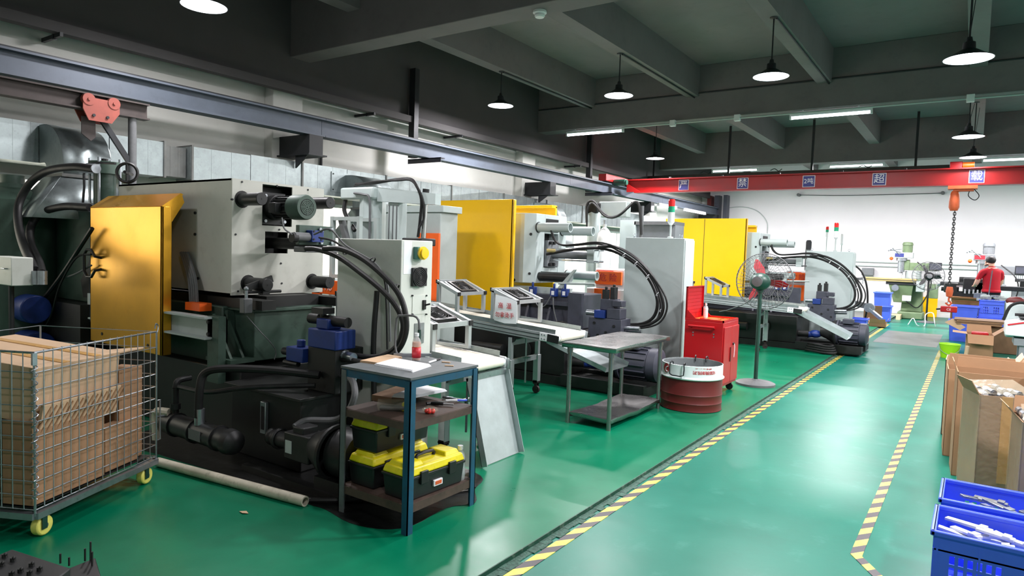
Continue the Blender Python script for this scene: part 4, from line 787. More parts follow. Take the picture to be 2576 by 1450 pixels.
signal_tower(-3.1, 7.9, 1.715, c2, .2, 1.2)
c3 = cabinet(-2.58, -1.80, 13.3, 13.6, 1.68, 'pale grey control cabinet with looped hoses, farthest along the tape')
signal_tower(-2.13, 13.5, 1.68, c3, .26, 1.15); B().box(-1.79, -1.77, 13.35, 13.55, 1.2, 1.4).out('door_panel', 'plastic_white', c3); B().box(-1.79, -1.75, 13.35, 13.5, .7, .82).out('socket_box', 'plastic_white', c3)
c4 = cabinet(-3.3, -2.6, 17.0, 17.4, 1.66, 'pale grey cabinet hidden behind the farthest cabinet, only its lights rising above'); signal_tower(W(2080, 600, y=17.2).x, 17.2, 1.66, c4, .42, 1.0); signal_tower(W(2117, 620, y=17.1).x, 17.1, 1.66, c4, .25, 1.0, True)
p = W(2034, 625, y=14.45); t = thing('vertical_motor', 'small black motor standing on a post behind the farthest cabinet', 'motor', (p.x, 14.45, 0))
B().cyl((p.x, 14.45, p.z-.03), (p.x, 14.45, p.z+.13), .055, n=16).lathe([(.055, .13), (.04, .16), (0, .165)], (p.x, 14.45, p.z), n=16).out('motor', 'steel_dark', t); B().box(p.x-.05, p.x+.05, 14.4, 14.5, 0, p.z-.03).out('post', 'chrome', t)
# ---------------------------------------------------------------- conveyors
def conveyor(xl, xr, ya, yb, zr, sl, xleg, label):
    t = thing('belt_conveyor', label, 'conveyor', ((xl+xr)/2, (ya+yb)/2, 0), group='belt conveyors at the machines')
    Z = lambda x: zr+(xr-x)*sl
    pr_ = []; r = .035
    for i in range(9): a = -PI/2+PI*i/8; pr_.append((xr-.04+r*math.cos(a), Z(xr)-r+r*math.sin(a)))
    for i in range(9): a = PI/2+PI*i/8; pr_.append((xl+.04+r*math.cos(a), Z(xl)-r+r*math.sin(a)))
    B().prism([(x, ya+.04, z) for x, z in pr_], (0, yb-ya-.08, 0)).out('belt', 'belt', t)
    for y, s in ((ya, 1), (yb, -1)):
        rl = B().bar((xl, y+s*.015, Z(xl)-.045), (xr-.12, y+s*.015, Z(xr-.12)-.045), .03, .08, up=(0, 0, 1)).out('side_rail', 'alu', t)
        for dz in (-.065, -.028): B().bar((xl, y-s*.0015, Z(xl)+dz), (xr-.12, y-s*.0015, Z(xr-.12)+dz), .004, .006, up=(0, 0, 1)).out('slot', 'steel_dark', rl)
        B().bar((xl, y+s*.02, Z(xl)+.02), (xr-.06, y+s*.02, Z(xr-.06)+.02), .004, .045, up=(0, 0, 1)).out('guard_strip', 'galv', t)
        br = B().bar((xr-.22, y-s*.006, Z(xr-.22)-.04), (xr-.02, y-s*.006, Z(xr)-.04), .014, .085, up=(0, 0, 1)).out('end_bracket', 'plastic_white', t, bev=.006)
        B().bar((xr-.13, y-s*.016, Z(xr-.13)-.04), (xr+.0, y-s*.016, Z(xr)-.045), .008, .075, up=(0, 0, 1)).out('cover_plate', 'plastic_black' if s > 0 else 'alu', br, bev=.004)
        for xx in (xr-.19, xr-.16):
            for dz in (-.02, -.06): B().cyl((xx, y-s*.012, Z(xx)+dz), (xx, y-s*.022, Z(xx)+dz), .007, n=8).out('screw', 'zinc', br)
    B().cyl((xr-.04, ya+.01, Z(xr)-.036), (xr-.04, yb-.01, Z(xr)-.036), .03, n=16).out('roller', 'plastic_white', t)
    for y, s in ((ya+.02, 1), (yb-.02, -1)):
        zt = Z(xleg)-.08
        lg = B().box(xleg-.03, xleg+.03, y-.03, y+.03, .13, zt*.62).out('leg', 'alu', t, bev=.003)
        B().box(xleg-.02, xleg+.02, y-.02, y+.02, zt*.6, zt-.03).out('inner_post', 'alu', lg)
        B().cyl((xleg, y-.012, zt-.03), (xleg, y+.012, zt-.03), .055, n=20).out('pivot_disc', 'plastic_black', lg)
        B().box(xleg-.025, xleg+.025, y-.03, y-.025, .1, .14).box(xleg-.025, xleg+.025, y+.025, y+.03, .1, .14).box(xleg-.03, xleg+.03, y-.03, y+.03, .115, .13).cyl((xleg, y-.014, .04), (xleg, y+.014, .04), .04, n=18).bar((xleg, y-.022, .11), (xleg+.01, y-.022, .04), .004, .03).bar((xleg, y+.022, .11), (xleg+.01, y+.022, .04), .004, .03).out('caster', 'tire', lg)
    for z in (Z(xleg)*.78, Z(xleg)*.52): B().bar((xleg, ya+.04, z), (xleg, yb-.04, z), .03, .05, up=(0, 0, 1)).out('cross_bar', 'alu', t)
    B().cyl((xleg+.02, (ya+yb)/2, .15), (xleg+.02, (ya+yb)/2, Z(xleg)*.85), .009, n=8).lathe([(.045, -.004), (.05, 0), (.045, .004)], (xleg+.02, (ya+yb)/2, Z(xleg)*.55), n=16).out('jack_screw', 'zinc', t)
    x2 = xl+.15
    for y in (ya+.02, yb-.02): B().box(x2-.025, x2+.025, y-.025, y+.025, 0, Z(x2)-.09).out('rear_leg', 'alu', t)
    return t, Z
cv1, Z1 = conveyor(-4.25, -2.85, 3.62, 4.12, .70, .055, -3.05, 'white belt conveyor ending behind the blue work table')
cv2, Z2 = conveyor(-5.95, -3.2, 5.48, 6.02, .715, .06, -3.77, 'white belt conveyor carrying two fan frames before the nearer yellow door')
cv3, Z3 = conveyor(-5.0, -2.18, 11.18, 11.7, .745, .05, -2.83, 'white belt conveyor behind the pedestal fan at the farthest machine')
def fan_frame(xl, xr, ya, yb, zb, h0, h1, label):
    """slanted frame of aluminium profile, a cooling fan lying in its top"""
    t = thing('fan_frame', label, 'fan', ((xl+xr)/2, (ya+yb)/2, zb), group='cooling fan frames on the conveyors')
    w = .035; zl_, zr_ = zb+h0, zb+h1
    for x, z in ((xl, zl_), (xr, zr_)):
        for y in (ya, yb): B().box(x-w/2, x+w/2, y-w/2, y+w/2, zb, z-.01).out('post', 'alu', t)
        B().bar((x, ya, z), (x, yb, z), w, w, up=(0, 0, 1)).out('top_rail', 'alu', t)
    for y in (ya, yb):
        B().bar((xl-.02, y, zl_), (xr+.02, y, zr_), w, w, up=(0, 0, 1)).out('slanted_rail', 'alu', t)
        B().bar((xl, y, zb+.012), (xr, y, zb+.012), .03, .024, up=(0, 0, 1)).out('foot_rail', 'alu', t)
        for x, z in ((xl-.024, zl_), (xr+.024, zr_)): B().box(x-.006, x+.006, y-.02, y+.02, z-.02, z+.02).out('end_cap', 'plastic_black', t)
    R = Matrix.Rotation(math.atan2(zl_-zr_, xr-xl), 3, 'Y'); c = V(((xl+xr)/2, (ya+yb)/2, (zl_+zr_)/2)); k = min(xr-xl-.05, .22); N_ = R@V((0, 0, 1))
    f = B()
    for sx, sy, wx, wy in ((0, 1, 1, .12), (0, -1, 1, .12), (1, 0, .12, 1), (-1, 0, .12, 1)): f.obox(c+R@V((sx*k*.46, sy*.12, 0)), k*wx, .25*wy, .04, rot=R)
    f = f.out('fan_housing', 'plastic_black', t)
    for r in (.02, .04, .06, .08, .1): B().tube([c+N_*.02+R@V((r*math.cos(a)*k/.22, r*math.sin(a), 0)) for a in [2*PI*i/14 for i in range(14)]], .003, 5, sm=2, closed=True).out('guard_ring', 'iron_dark', f)
    for i in range(5): a = 2*PI*i/5; B().obox(c+R@V((.05*math.cos(a)*k/.22, .05*math.sin(a), 0)), .07, .035, .004, rot=R@Matrix.Rotation(a, 3, 'Z')@Matrix.Rotation(.5, 3, 'X')).out('fan_blade', 'plastic_black', f)
    B().cyl(c-N_*.015, c+N_*.018, .028, n=14).out('fan_hub', 'plastic_black', f)
    for y in (ya+.07, yb-.07): B().bar((xl, y, zl_), (xr, y, zr_), .025, .02, up=(0, 0, 1)).out('fan_rail', 'alu', t)
    return t
fan_frame(-4.75, -4.49, 5.52, 5.98, Z2(-4.62)+.005, .34, .22, 'fan in a slanted aluminium frame on the conveyor, directly before the yellow door')
fb = fan_frame(-4.02, -3.74, 5.52, 5.98, Z2(-3.88)+.005, .34, .23, 'fan in a slanted aluminium frame carrying a paper warning sheet')
fan_frame(-3.52, -3.2, 3.66, 4.08, Z1(-3.4)+.005, .32, .2, 'fan in a slanted aluminium frame half hidden by the grey cabinet with the yellow button')
fan_frame(-4.2, -3.9, 3.66, 4.08, Z1(-4.05)+.005, .34, .22, 'fan frame glimpsed between the cream machine and its grey cabinet')
fan_frame(-3.74, -3.48, 11.24, 11.62, Z3(-3.6)+.005, .33, .2, 'fan in a slanted aluminium frame before the wide yellow door')
fan_frame(-4.35, -4.1, 11.24, 11.62, Z3(-4.2)+.005, .33, .2, 'fan frame mostly hidden behind the cabinet, before the wide yellow door')
a, c = W(1241, 806, y=5.478), W(1299, 762, y=5.478)
t = thing('paper_sign', 'white paper sheet with red handwritten characters hung on the fan frame', 'sign', (a.x, 5.478, a.z))
B().prism([(a.x, 5.49, a.z), (a.x+.14, 5.478, a.z-.02), (c.x, 5.486, a.z-.015), (c.x, 5.49, c.z+.01), (a.x+.15, 5.48, c.z+.045), (a.x+.01, 5.49, c.z+.065)], (0, .002, 0)).out('sheet', 'paper', t)
text('高  温', .065, ((a.x+c.x)/2, 5.474, c.z-.045), (1, 0, 0), (0, 0, 1), 'ink_red', t, 'warning_text')
text('勿拿烫手', .058, ((a.x+c.x)/2, 5.474, a.z+.06), (1, 0, 0), (0, 0, 1), 'ink_red', t, 'warning_text')
def chute(a, b_, ya, yb, label, fl=.045, m='galv_sheet', wid=None):
    t = thing('sheet_chute', label, 'chute', (b_[0], (ya+yb)/2, 0), group='galvanised chutes at the conveyor ends')
    A, C = V((a[0], 0, a[1])), V((b_[0], 0, b_[1])); n = (C-A).cross(V((0, 1, 0))).normalized()
    if n.z < 0: n = -n
    f = [V((p.x, y, p.z)) for p, y in ((A, ya), (C, ya), (C, yb), (A, yb))]
    B().prism(f, n*.004).out('slide', m, t)
    for y in (ya, yb): q = [V((A.x, y, A.z)), V((C.x, y, C.z))]; B().prism([q[0], q[1], q[1]+n*fl, q[0]+n*fl], (0, .004 if y == ya else -.004, 0)).out('side_lip', m, t)
    return t
ch = chute((-2.88, .6), (-2.72, .004), 3.66, 4.12, 'upright galvanised sheet chute standing on the green floor behind the blue table', .05)
B().box(-2.9, -2.86, 3.66, 4.12, .58, .62).out('hanger_strip', 'zinc', ch)
chute((-3.36, .62), (-2.72, .42), 5.5, 5.98, 'galvanised tray chute sloping down under the steel table')
a = W(2000, 778, y=11.2); chute((a.x-.02, a.z-.06), (a.x+.75, a.z-.42), 11.24, 11.6, 'galvanised box chute sloping down toward the floor tape', .09)
# ---------------------------------------------------------------- spray arm and other units behind machine 1
def poly_col(t, x, y, r, z0, z1, nm, m): B().lathe([(0, z0), (r, z0), (r, z1), (0, z1)], (x, y, 0), n=8).out(nm, m, t, ang=20)
t = thing('spray_robot', 'pale grey spray robot with octagonal column and long arm behind the grey cabinet', 'robot', (-5.0, 4.75, 0))
poly_col(t, -4.98, 4.75, .13, 0, 1.97, 'column', 'pale_grey')
B().box(-5.32, -4.85, 4.62, 4.88, 1.96, 2.08).out('head', 'pale_grey', t, bev=.02)
B().prism([(-4.85, 4.68, 1.94), (-4.1, 4.68, 1.90), (-4.1, 4.68, 2.0), (-4.85, 4.68, 2.08)], (0, .08, 0)).out('arm', 'pale_grey', t)
B().box(-4.72, -4.58, 4.7, 4.82, .6, 1.93).out('lift_guide', 'pale_grey', t, bev=.006)
for x in (-4.7, -4.65, -4.6): B().box(x-.005, x+.005, 4.695, 4.7, .65, 1.9).out('guide_groove', 'hose_grey', t)
B().cyl((-4.27, 4.72, 1.58), (-4.25, 4.72, 2.03), .024, n=12).out('spray_rod', 'chrome', t); B().cyl((-4.255, 4.72, 2.0), (-4.25, 4.72, 2.05), .032, n=10).out('rod_cap', 'black', t)
B().box(-4.45, -4.2, 4.62, 4.82, 1.52, 1.59).out('spray_head', 'black', t, bev=.01)
B().tube([(-5.18, 4.7, 2.12), (-4.9, 4.68, 2.12), (-4.6, 4.66, 2.14), (-4.4, 4.66, 2.14), (-4.32, 4.66, 2.08), (-4.27, 4.68, 1.95), (-4.28, 4.68, 1.75), (-4.3, 4.68, 1.6)], .014, 8).out('cable_bundle', 'black', t)
B().tube([(-5.2, 4.7, 2.1), (-4.9, 4.66, 2.13), (-4.55, 4.64, 2.13), (-4.36, 4.64, 2.12), (-4.25, 4.66, 1.98), (-4.23, 4.68, 1.8), (-4.27, 4.66, 1.68)], .01, 8).out('cable_bundle', 'black', t)
B().tube([(-5.28, 4.66, 1.96), (-5.27, 4.64, 1.85), (-5.2, 4.64, 1.75), (-5.1, 4.63, 1.65)], .022, 8).out('drop_hose', 'rubber', t)
B().tube([(-5.1, 4.61, 2.02), (-4.95, 4.6, 2.0), (-4.87, 4.6, 1.95), (-4.86, 4.6, 1.6), (-4.86, 4.6, 1.2)], .012, 7).out('conduit', 'hose_grey', t)
t = thing('steel_rack', 'open grey steel rack with dark machinery inside behind the cream machine', 'rack', (-5.3, 4.5, 0))
a, c = W(838, 545, y=4.4), W(905, 545, y=4.4)
for x in (a.x, c.x): 
    for y in (4.4, 4.62): B().bar((x, y, 0), (x, y, a.z), .04).out('upright', 'pale_grey2', t)
for y in (4.4, 4.62):
    for z in (a.z-.02, 1.2, .6): B().bar((a.x, y, z), (c.x, y, z), .035).out('cross_rail', 'pale_grey2', t)
for i in range(9): B().box(a.x+.03, c.x-.03, 4.5, 4.53, .3+i*.14, .36+i*.14).out('louvre', 'machine_dark', t)
B().bar((a.x+.1, 4.42, 1.75), (c.x-.1, 4.42, 1.3), .05).out('brace', 'hose_grey', t)
t = thing('holding_furnace', 'large pale grey furnace cabinet with overhanging lid behind the spray robot', 'furnace', (-6, 6.0, 0))
B().box(-6.35, -5.25, 6.1, 6.42, .2, 1.93).out('body', 'pale_grey2', t, bev=.01); B().box(-6.4, -5.2, 6.08, 6.44, 1.93, 2.01).out('lid', 'pale_grey', t, bev=.006)
B().box(-5.95, -5.6, 6.095, 6.1, 1.6, 1.88).out('panel', 'pale_grey2', t, bev=.002); B().box(-6.3, -5.3, 6.12, 6.4, 0, .2).out('plinth', 'steel_dark', t)
# ---------------------------------------------------------------- ladle robot and gas bottle behind machine 2
yb_ = 9.05; t = thing('ladle_robot', 'grey column robot with looping black cable behind the second machine', 'robot', (-4.75, yb_, 0))
B().cyl((-4.76, yb_, 0), (-4.76, yb_, 2.12), .1, n=20).out('column', 'pale_grey', t); B().box(-4.85, -4.67, yb_-.1, yb_+.1, 2.1, 2.26).out('joint', 'black', t, bev=.02)
B().box(-4.7, -4.25, yb_+.02, yb_+.18, 2.05, 2.28).out('upper_arm', 'pale_grey2', t, bev=.01)
B().tube([W(u, v, y=yb_-.12) for u, v in ((1476, 560), (1476, 520), (1484, 506), (1496, 510), (1512, 532), (1535, 547), (1560, 540), (1590, 513), (1604, 510), (1610, 530), (1613, 570), (1613, 590))], .02, 8).out('cable', 'black', t)
B().tube([W(u, v, y=yb_-.18) for u, v in ((1476, 580), (1478, 530), (1488, 512), (1500, 520), (1520, 543), (1545, 547), (1575, 528), (1598, 508), (1607, 520), (1611, 560), (1612, 590))], .014, 8).out('cable', 'black', t)
a = W(1612, 530, y=yb_-.15); B().cyl((a.x, yb_-.1, 0), (a.x, yb_-.1, 2.2), .025, n=10).out('cable_post', 'hose_grey', t)
t = thing('gas_bottle', 'white gas bottle with rounded shoulder behind the second machine', 'gas bottle', (-4.4, 8.98, 0)); a = W(1521, 580, y=8.98)
B().lathe([(0, .02), (.1, .02), (.11, .06), (.11, 1.72), (.1, 1.8), (.06, 1.86), (.03, 1.89), (.03, 1.94), (0, 1.94)], (a.x, 8.98, 0), n=24).out('cylinder', 'plastic_white', t); B().cyl((a.x, 8.98, 1.94), (a.x, 8.98, 2.0), .02, n=10).out('valve', 'zinc', t)
t = thing('grey_cabinet', 'grey open cabinet left of the tall pale cabinet with signal light', 'cabinet', (-4.1, 9.4, 0)); B().box(-4.45, -4.2, 9.3, 9.6, 0, 2.02).out('door_leaf', 'pale_grey', t); B().box(-4.2, -3.6, 9.35, 9.7, 0, 1.95).out('body', 'mill_grey', t); B().box(-4.22, -3.6, 9.3, 9.72, 1.95, 2.0).out('top', 'hose_grey', t)
# ================================================================ blue work table and what lies on it
t = thing('work_table', 'worn blue steel work table with two shelves in the foreground', 'table', (-2.61, 2.82, 0))
TX0, TX1, TY0, TY1, TZ = -2.88, -2.35, 2.53, 3.10, .83
for x, y, m in ((TX1, TY0, 'blue_steel'), (TX0, TY0, 'table_grey'), (TX1, TY1, 'blue_steel'), (TX0, TY1, 'blue_steel')):
    sx, sy = (1 if x == TX0 else -1), (1 if y == TY0 else -1)
    B().box(*sorted((x, x+sx*.042)), *sorted((y, y+sy*.006)), 0, TZ-.02).box(*sorted((x, x+sx*.006)), *sorted((y, y+sy*.042)), 0, TZ-.02).out('leg', m, t)
B().box(TX0, TX1, TY0, TY1, TZ-.012, TZ).out('top_sheet', 'table_grey', t)
def rails(z, h, m, nm):
    k = .0065
    for a in ((TX0+k, TX1-k, TY0+k, TY0+2*k), (TX0+k, TX1-k, TY1-2*k, TY1-k), (TX0+k, TX0+2*k, TY0+2*k, TY1-2*k), (TX1-2*k, TX1-k, TY0+2*k, TY1-2*k)): B().box(*a, z-h, z).out(nm, m, t)
rails(TZ-.012, .045, 'blue_steel', 'top_rail'); rails(.59, .04, 'shelf_rust', 'shelf_rail'); rails(.155, .045, 'shelf_rust', 'shelf_rail')
B().box(TX0+.0135, TX1-.0135, TY0+.0135, TY1-.0135, .58, .592).out('middle_shelf', 'shelf_rust', t); B().box(TX0+.0135, TX1-.0135, TY0+.0135, TY1-.0135, .145, .157).out('lower_shelf', 'shelf_rust', t)
def bottle(loc, h, label, liquid, cap='plastic_white', lab=None):
    t = thing('drink_bottle', label, 'bottle', loc); r = h*.16; x, y, z = loc
    B().lathe([(0, 0), (r*.9, 0), (r, .01), (r, h*.45), (r*.92, h*.5), (r, h*.55), (r, h*.68), (r*.8, h*.78), (r*.42, h*.86), (r*.42, h*.9)], loc, n=20).out('bottle_body', 'bottle_clear', t)
    if liquid: B().lathe([(0, .004), (r*.86, .006), (r*.94, .02), (r*.94, h*.68), (0, h*.68)], loc, n=20).out('drink', liquid, t)
    if lab: B().lathe([(r*1.01, h*.12), (r*1.01, h*.5)], loc, n=20).out('label_sleeve', lab, t, thick=.001)
    B().cyl((x, y, z+h*.89), (x, y, z+h), r*.5, n=16).out('cap', cap, t)
p = W(1047, 908, z=TZ); bottle((p.x, p.y, TZ), .165, 'small bottle of orange tea with red label on the blue table', 'tea', lab='label_red')
def sheets(px, z, n, label, m='paper', cat='paper', name='paper_stack', th=.0025):
    q = [W(u, v, z=z) for u, v in px]; c = sum(q, V())/len(q); t = thing(name, label, cat, (c.x, c.y, z))
    for i in range(n):
        s = 1-.015*i; a = .02*math.sin(i*2.1); R = Matrix.Rotation(a, 3, 'Z'); B().prism([V((c.x, c.y, z+i*th))+R@((k-c)*s) for k in q], (0, 0, th*.85)).out('sheet', m, t)
    return t
sheets([(940, 920), (1038, 938), (1085, 922), (995, 905)], TZ, 5, 'stack of white papers on the blue table top')
sheets([(905, 912), (950, 918), (1012, 902), (975, 896)], TZ, 3, 'worn brown covered notebook on the blue table top', 'cardboard_lite', 'notebook', 'notebook', .004)
p0, p1 = W(1078, 913, z=TZ+.006), W(1108, 903, z=TZ+.006); t = thing('marker_pen', 'white marker pen with black end on the blue table top', 'pen', (p0.x, p0.y, TZ)); B().cyl(p0, p0.lerp(p1, .6), .006, n=10).out('barrel', 'plastic_white', t); B().cyl(p0.lerp(p1, .6), p1, .005, n=10).out('cap', 'ink_black', t)
for i, (u, v) in enumerate(((1122, 913), (1130, 922))): p = W(u, v, z=TZ); tag(B().obox((p.x, p.y, TZ+.003), .05, .014, .005, .35+.2*i).out('metal_strip', 'cardboard_lite'), ['longer thin metal strip', 'shorter thin metal strip'][i]+' on the right of the blue table top', 'metal strip', 'metal strips on the blue table')
p = W(1035, 897, z=TZ); t = thing('clamp_tool', 'steel clamp frame standing on the back of the blue table', 'tool', (p.x, p.y, TZ))
q = [W(u, v, y=3.0) for u, v in ((1000, 890), (994, 870), (998, 802), (1012, 795), (1040, 795), (1053, 806), (1055, 830))]; B().tube([(q[0].x, 3.0, TZ+.006)]+q[1:], .007, 8, sm=2).out('wire_bow', 'hose_grey', t); B().tube([q[-1], q[-1]-V((0, 0, .09))], .01, 8, sm=0).out('grip', 'green_dark', t)
p0, p1 = W(990, 893, z=TZ+.01), W(1085, 893, z=TZ+.01); B().bar(p0, p1, .03, .018).out('clamp_base', 'zinc', t)
# middle shelf
MZ = .592
sheets([(935, 1008), (985, 1016), (1055, 996), (1000, 984)], MZ, 1, 'flat brown cardboard lid on the middle shelf of the blue table', 'cardboard_dark', 'cardboard', 'cardboard_sheet', .04)
sheets([(985, 1000), (1035, 1004), (1125, 985), (1060, 972)], MZ+.045, 6, 'curled white papers on the middle shelf of the blue table')
p = W(1082, 1040, z=MZ); t = thing('plastic_bag', 'small clear bag of red parts on the middle shelf', 'bag', (p.x, p.y, MZ)); B().sph((p.x, p.y, MZ+.02), .05, (1, .8, .4), 12).out('film_bag', 'film', t)
for i in range(5): B().sph((p.x+.02*math.cos(i*1.3), p.y+.02*math.sin(i*1.3), MZ+.012), .012, n=8).out('red_cap', 'lens_red', t)
p = W(1028, 1035, z=MZ); tag(B().obox((p.x, p.y, MZ+.025), .07, .05, .05, .4).out('yellow_packet', 'plastic_yellow', bev=.008), 'crumpled yellow packet on the middle shelf beside the front leg', 'packet')
for i, (u, v, a) in enumerate(((1115, 1022, .5), (1140, 1008, .2), (1100, 1018, 1.2), (1150, 1013, .9))):
    p = W(u, v, z=MZ); t = thing('hand_tool', ['black handled pliers nearest the shelf edge', 'grey wrench lying across the shelf', 'small black screwdriver beside the red parts', 'blue and white marker beside the wrench'][i]+' on the middle shelf', 'tool', (p.x, p.y, MZ), group='tools on the middle shelf')
    d = V((math.cos(a), math.sin(a), 0)); c = V((p.x, p.y, MZ+.012)); B().cyl(c-d*.07, c, .009, n=8).out('handle', ['plastic_black', 'zinc', 'plastic_black', 'plastic_white'][i], t); B().bar(c, c+d*.06, .012, .008).out('shaft', ['zinc', 'zinc', 'chrome', 'blue_crate'][i], t)
p = W(990, 1035, z=MZ); t = thing('tool_roll', 'crumpled clear plastic roll over grey cables on the middle shelf', 'bag', (p.x, p.y, MZ)); B().cyl((p.x-.07, p.y-.05, MZ+.035), (p.x+.08, p.y+.06, MZ+.035), .033, n=12).out('roll', 'film', t); B().cyl((p.x-.06, p.y-.045, MZ+.02), (p.x+.07, p.y+.05, MZ+.02), .014, n=8).out('cable', 'hose_grey', t)
# toolboxes
def toolbox(loc, rz, label):
    t = thing('toolbox', label, 'toolbox', loc, rz, group='black and yellow toolboxes on the lower shelf'); L, Wd, H = .40, .19, .185
    def tap(z0, z1, k0, k1): return [(sx*Wd/2*k, sy*L/2*(1-(1-k)*.5), z) for z, k in ((z0, k0), (z1, k1)) for sx, sy in ((-1, -1), (1, -1), (1, 1), (-1, 1))]
    B().hexa(tap(0, .12, .9, 1)).out('body', 'plastic_black', t, bev=.008, local=True)
    B().box(-Wd/2-.004, Wd/2+.004, -L/2-.004, L/2+.004, .108, .122).out('rim', 'plastic_black', t, bev=.003, local=True)
    lid = B().hexa(tap(.122, .165, 1.03, .9)).out('lid', 'plastic_yellow', t, bev=.01, local=True)
    for y in (-.13, .13): B().hexa([(sx*.075*k, y+sy*.055*k, z) for z, k in ((.16, 1), (.185, .8)) for sx, sy in ((-1, -1), (1, -1), (1, 1), (-1, 1))]).out('organiser_cover', 'plastic_yellow', lid, bev=.006, local=True)
    B().tube([(0, -.06, .165), (0, -.055, .188), (0, .055, .188), (0, .06, .165)], .009, 8, sm=2).out('handle', 'plastic_black', lid, local=True)
    for y in (-.1, .1): B().box(Wd/2-.002, Wd/2+.012, y-.025, y+.025, .075, .14).out('latch', 'plastic_black', t, bev=.003, local=True)
    B().box(Wd/2-.004, Wd/2+.006, -.03, .03, .04, .07).out('badge', 'ink_white', t, local=True); B().box(Wd/2+.002, Wd/2+.008, -.022, .022, .046, .064).out('badge_face', 'orange_rust', t, local=True)
    return t
tb = toolbox((-2.752, 2.8, .157), 0, 'dusty black toolbox with yellow lid under another toolbox on the lower shelf'); tb.scale = (1.06, 1.12, 1.07); dup(tb, (-2.752, 2.81, .357), .02, 'black toolbox with yellow lid stacked on top of another toolbox'); dup(tb, (-2.47, 2.79, .157), -.04, 'black toolbox with yellow lid at the front right of the lower shelf')
bottle((-2.41, 3.03, .157), .2, 'empty clear water bottle standing behind the toolbox on the lower shelf', None)
# ================================================================ stainless table
t = thing('steel_table', 'dented stainless steel table with a sagging lower shelf', 'table', (-2.68, 5.7, 0))
sx0, sx1, sy0, sy1, sz = -2.94, -2.42, 5.08, 6.28, .715
def dented(z, amp, nm, x0, x1, ya, yb, th):
    b = B(); n, k = 6, 12; top = {}
    for i in range(n+1):
        for j in range(k+1): top[i, j] = (x0+(x1-x0)*i/n, ya+(yb-ya)*j/k, z+amp*(math.sin(3.1*i/n*1.7+j*.9)*.5+math.sin(j*1.9+i)*.5)-(amp*2.2*math.sin(PI*j/k) if nm == 'lower_shelf' else 0))
    vs = {q: b.bm.verts.new(v) for q, v in top.items()}
    for i in range(n):
        for j in range(k): b.bm.faces.new((vs[i, j], vs[i+1, j], vs[i+1, j+1], vs[i, j+1]))
    edge = [(i, 0) for i in range(n+1)]+[(n, j) for j in range(1, k+1)]+[(i, k) for i in range(n-1, -1, -1)]+[(0, j) for j in range(k-1, 0, -1)]
    lo = [b.bm.verts.new((top[e][0], top[e][1], top[e][2]-th)) for e in edge]
    for a in range(len(edge)): c = (a+1) % len(edge); b.bm.faces.new((vs[edge[a]], vs[edge[c]], lo[c], lo[a]))
    return b.out(nm, 'stainless', t, thick=.002, ang=60)
dented(sz, .0035, 'table_top', sx0, sx1, sy0, sy1, .04); dented(.095, .006, 'lower_shelf', -2.88, -2.47, 5.14, 6.22, .035)
for x, y in ((-2.89, 5.14), (-2.49, 5.14), (-2.49, 6.22), (-2.89, 6.22)):
    lg = B().cyl((x, y, 0), (x, y, sz-.02), .019, n=16).out('leg', 'stainless', t); B().cyl((x, y, sz-.09), (x, y, sz-.03), .026, n=16).out('leg_socket', 'stainless', lg)
# ================================================================ oil drum
dc = V((-2.27, 6.53, 0)); DR = .295
t = thing('oil_drum', 'cut down oil drum, brown red below and white above, with wire handles', 'drum', dc)
B().lathe([(0, .012), (DR-.01, .012), (DR-.004, 0), (DR+.004, .006), (DR, .02), (DR, .07), (DR+.005, .08), (DR, .09), (DR, .15), (DR+.005, .16), (DR, .17), (DR, .31)], dc, n=48).out('lower_shell', 'red_dark', t)
B().lathe([(DR, .31), (DR+.014, .318), (DR+.016, .326), (DR+.002, .338), (DR, .345), (DR, .45), (DR-.006, .452), (DR-.006, .44)], dc, n=48).out('upper_shell', 'drum_white', t)
B().lathe([(DR-.006, .45), (DR-.006, .05), (0, .045)], dc, n=48).out('inner_wall', 'drum_inside', t)
vd = math.atan2(-dc.y, -dc.x)
def handle(a0, a1):
    P_ = lambda a, r, z: (dc.x+r*math.cos(a), dc.y+r*math.sin(a), z)
    B().tube([P_(a0, DR-.02, .42), P_(a0, DR-.02, .47), P_(a0, DR+.02, .47), P_(a0, DR+.025, .36), P_((a0+a1)/2, DR+.03, .35), P_(a1, DR+.025, .36), P_(a1, DR+.02, .47), P_(a1, DR-.02, .47), P_(a1, DR-.02, .42)], .006, 6, sm=2).out('wire_handle', 'steel_dark', t)
handle(vd-.72, vd-.25); handle(vd+PI-.5, vd+PI-.1)
def round_text(s, z, size, a0, step, m, flip=True):
    for i, ch_ in enumerate(s):
        a = a0+i*step; p = (dc.x+(DR+.0015)*math.cos(a), dc.y+(DR+.0015)*math.sin(a), z); X = V((-math.sin(a), math.cos(a), 0)); Y = V((0, 0, 1))
        if ch_ != ' ': text(ch_, size, p, -X if flip else X, -Y if flip else Y, m, t, 'drum_lettering', .0006)
round_text('司公限有油滑润国化', .395, .038, vd+.08, .085, 'ink_red'); round_text('moc.lio.www 址网 号8路', .432, .014, vd+.12, .03, 'ink_red')
a = vd-.98; X = V((-math.sin(a), math.cos(a), 0)); pc = V((dc.x+DR*math.cos(a), dc.y+DR*math.sin(a), .40)); nn = V((math.cos(a), math.sin(a), 0))
lg = B().lathe([(0, 0), (.045, 0), (.045, .003), (0, .003)], pc-nn*.002, nn, n=20).out('round_logo', 'ink_red', t); B().tube([pc+nn*.003+X*.03+V((0, 0, .02)), pc+nn*.003+V((0, 0, .005)), pc+nn*.003-X*.005-V((0, 0, .02)), pc+nn*.003+X*.025-V((0, 0, .03))], .006, 6).out('logo_swirl', 'ink_white', lg)
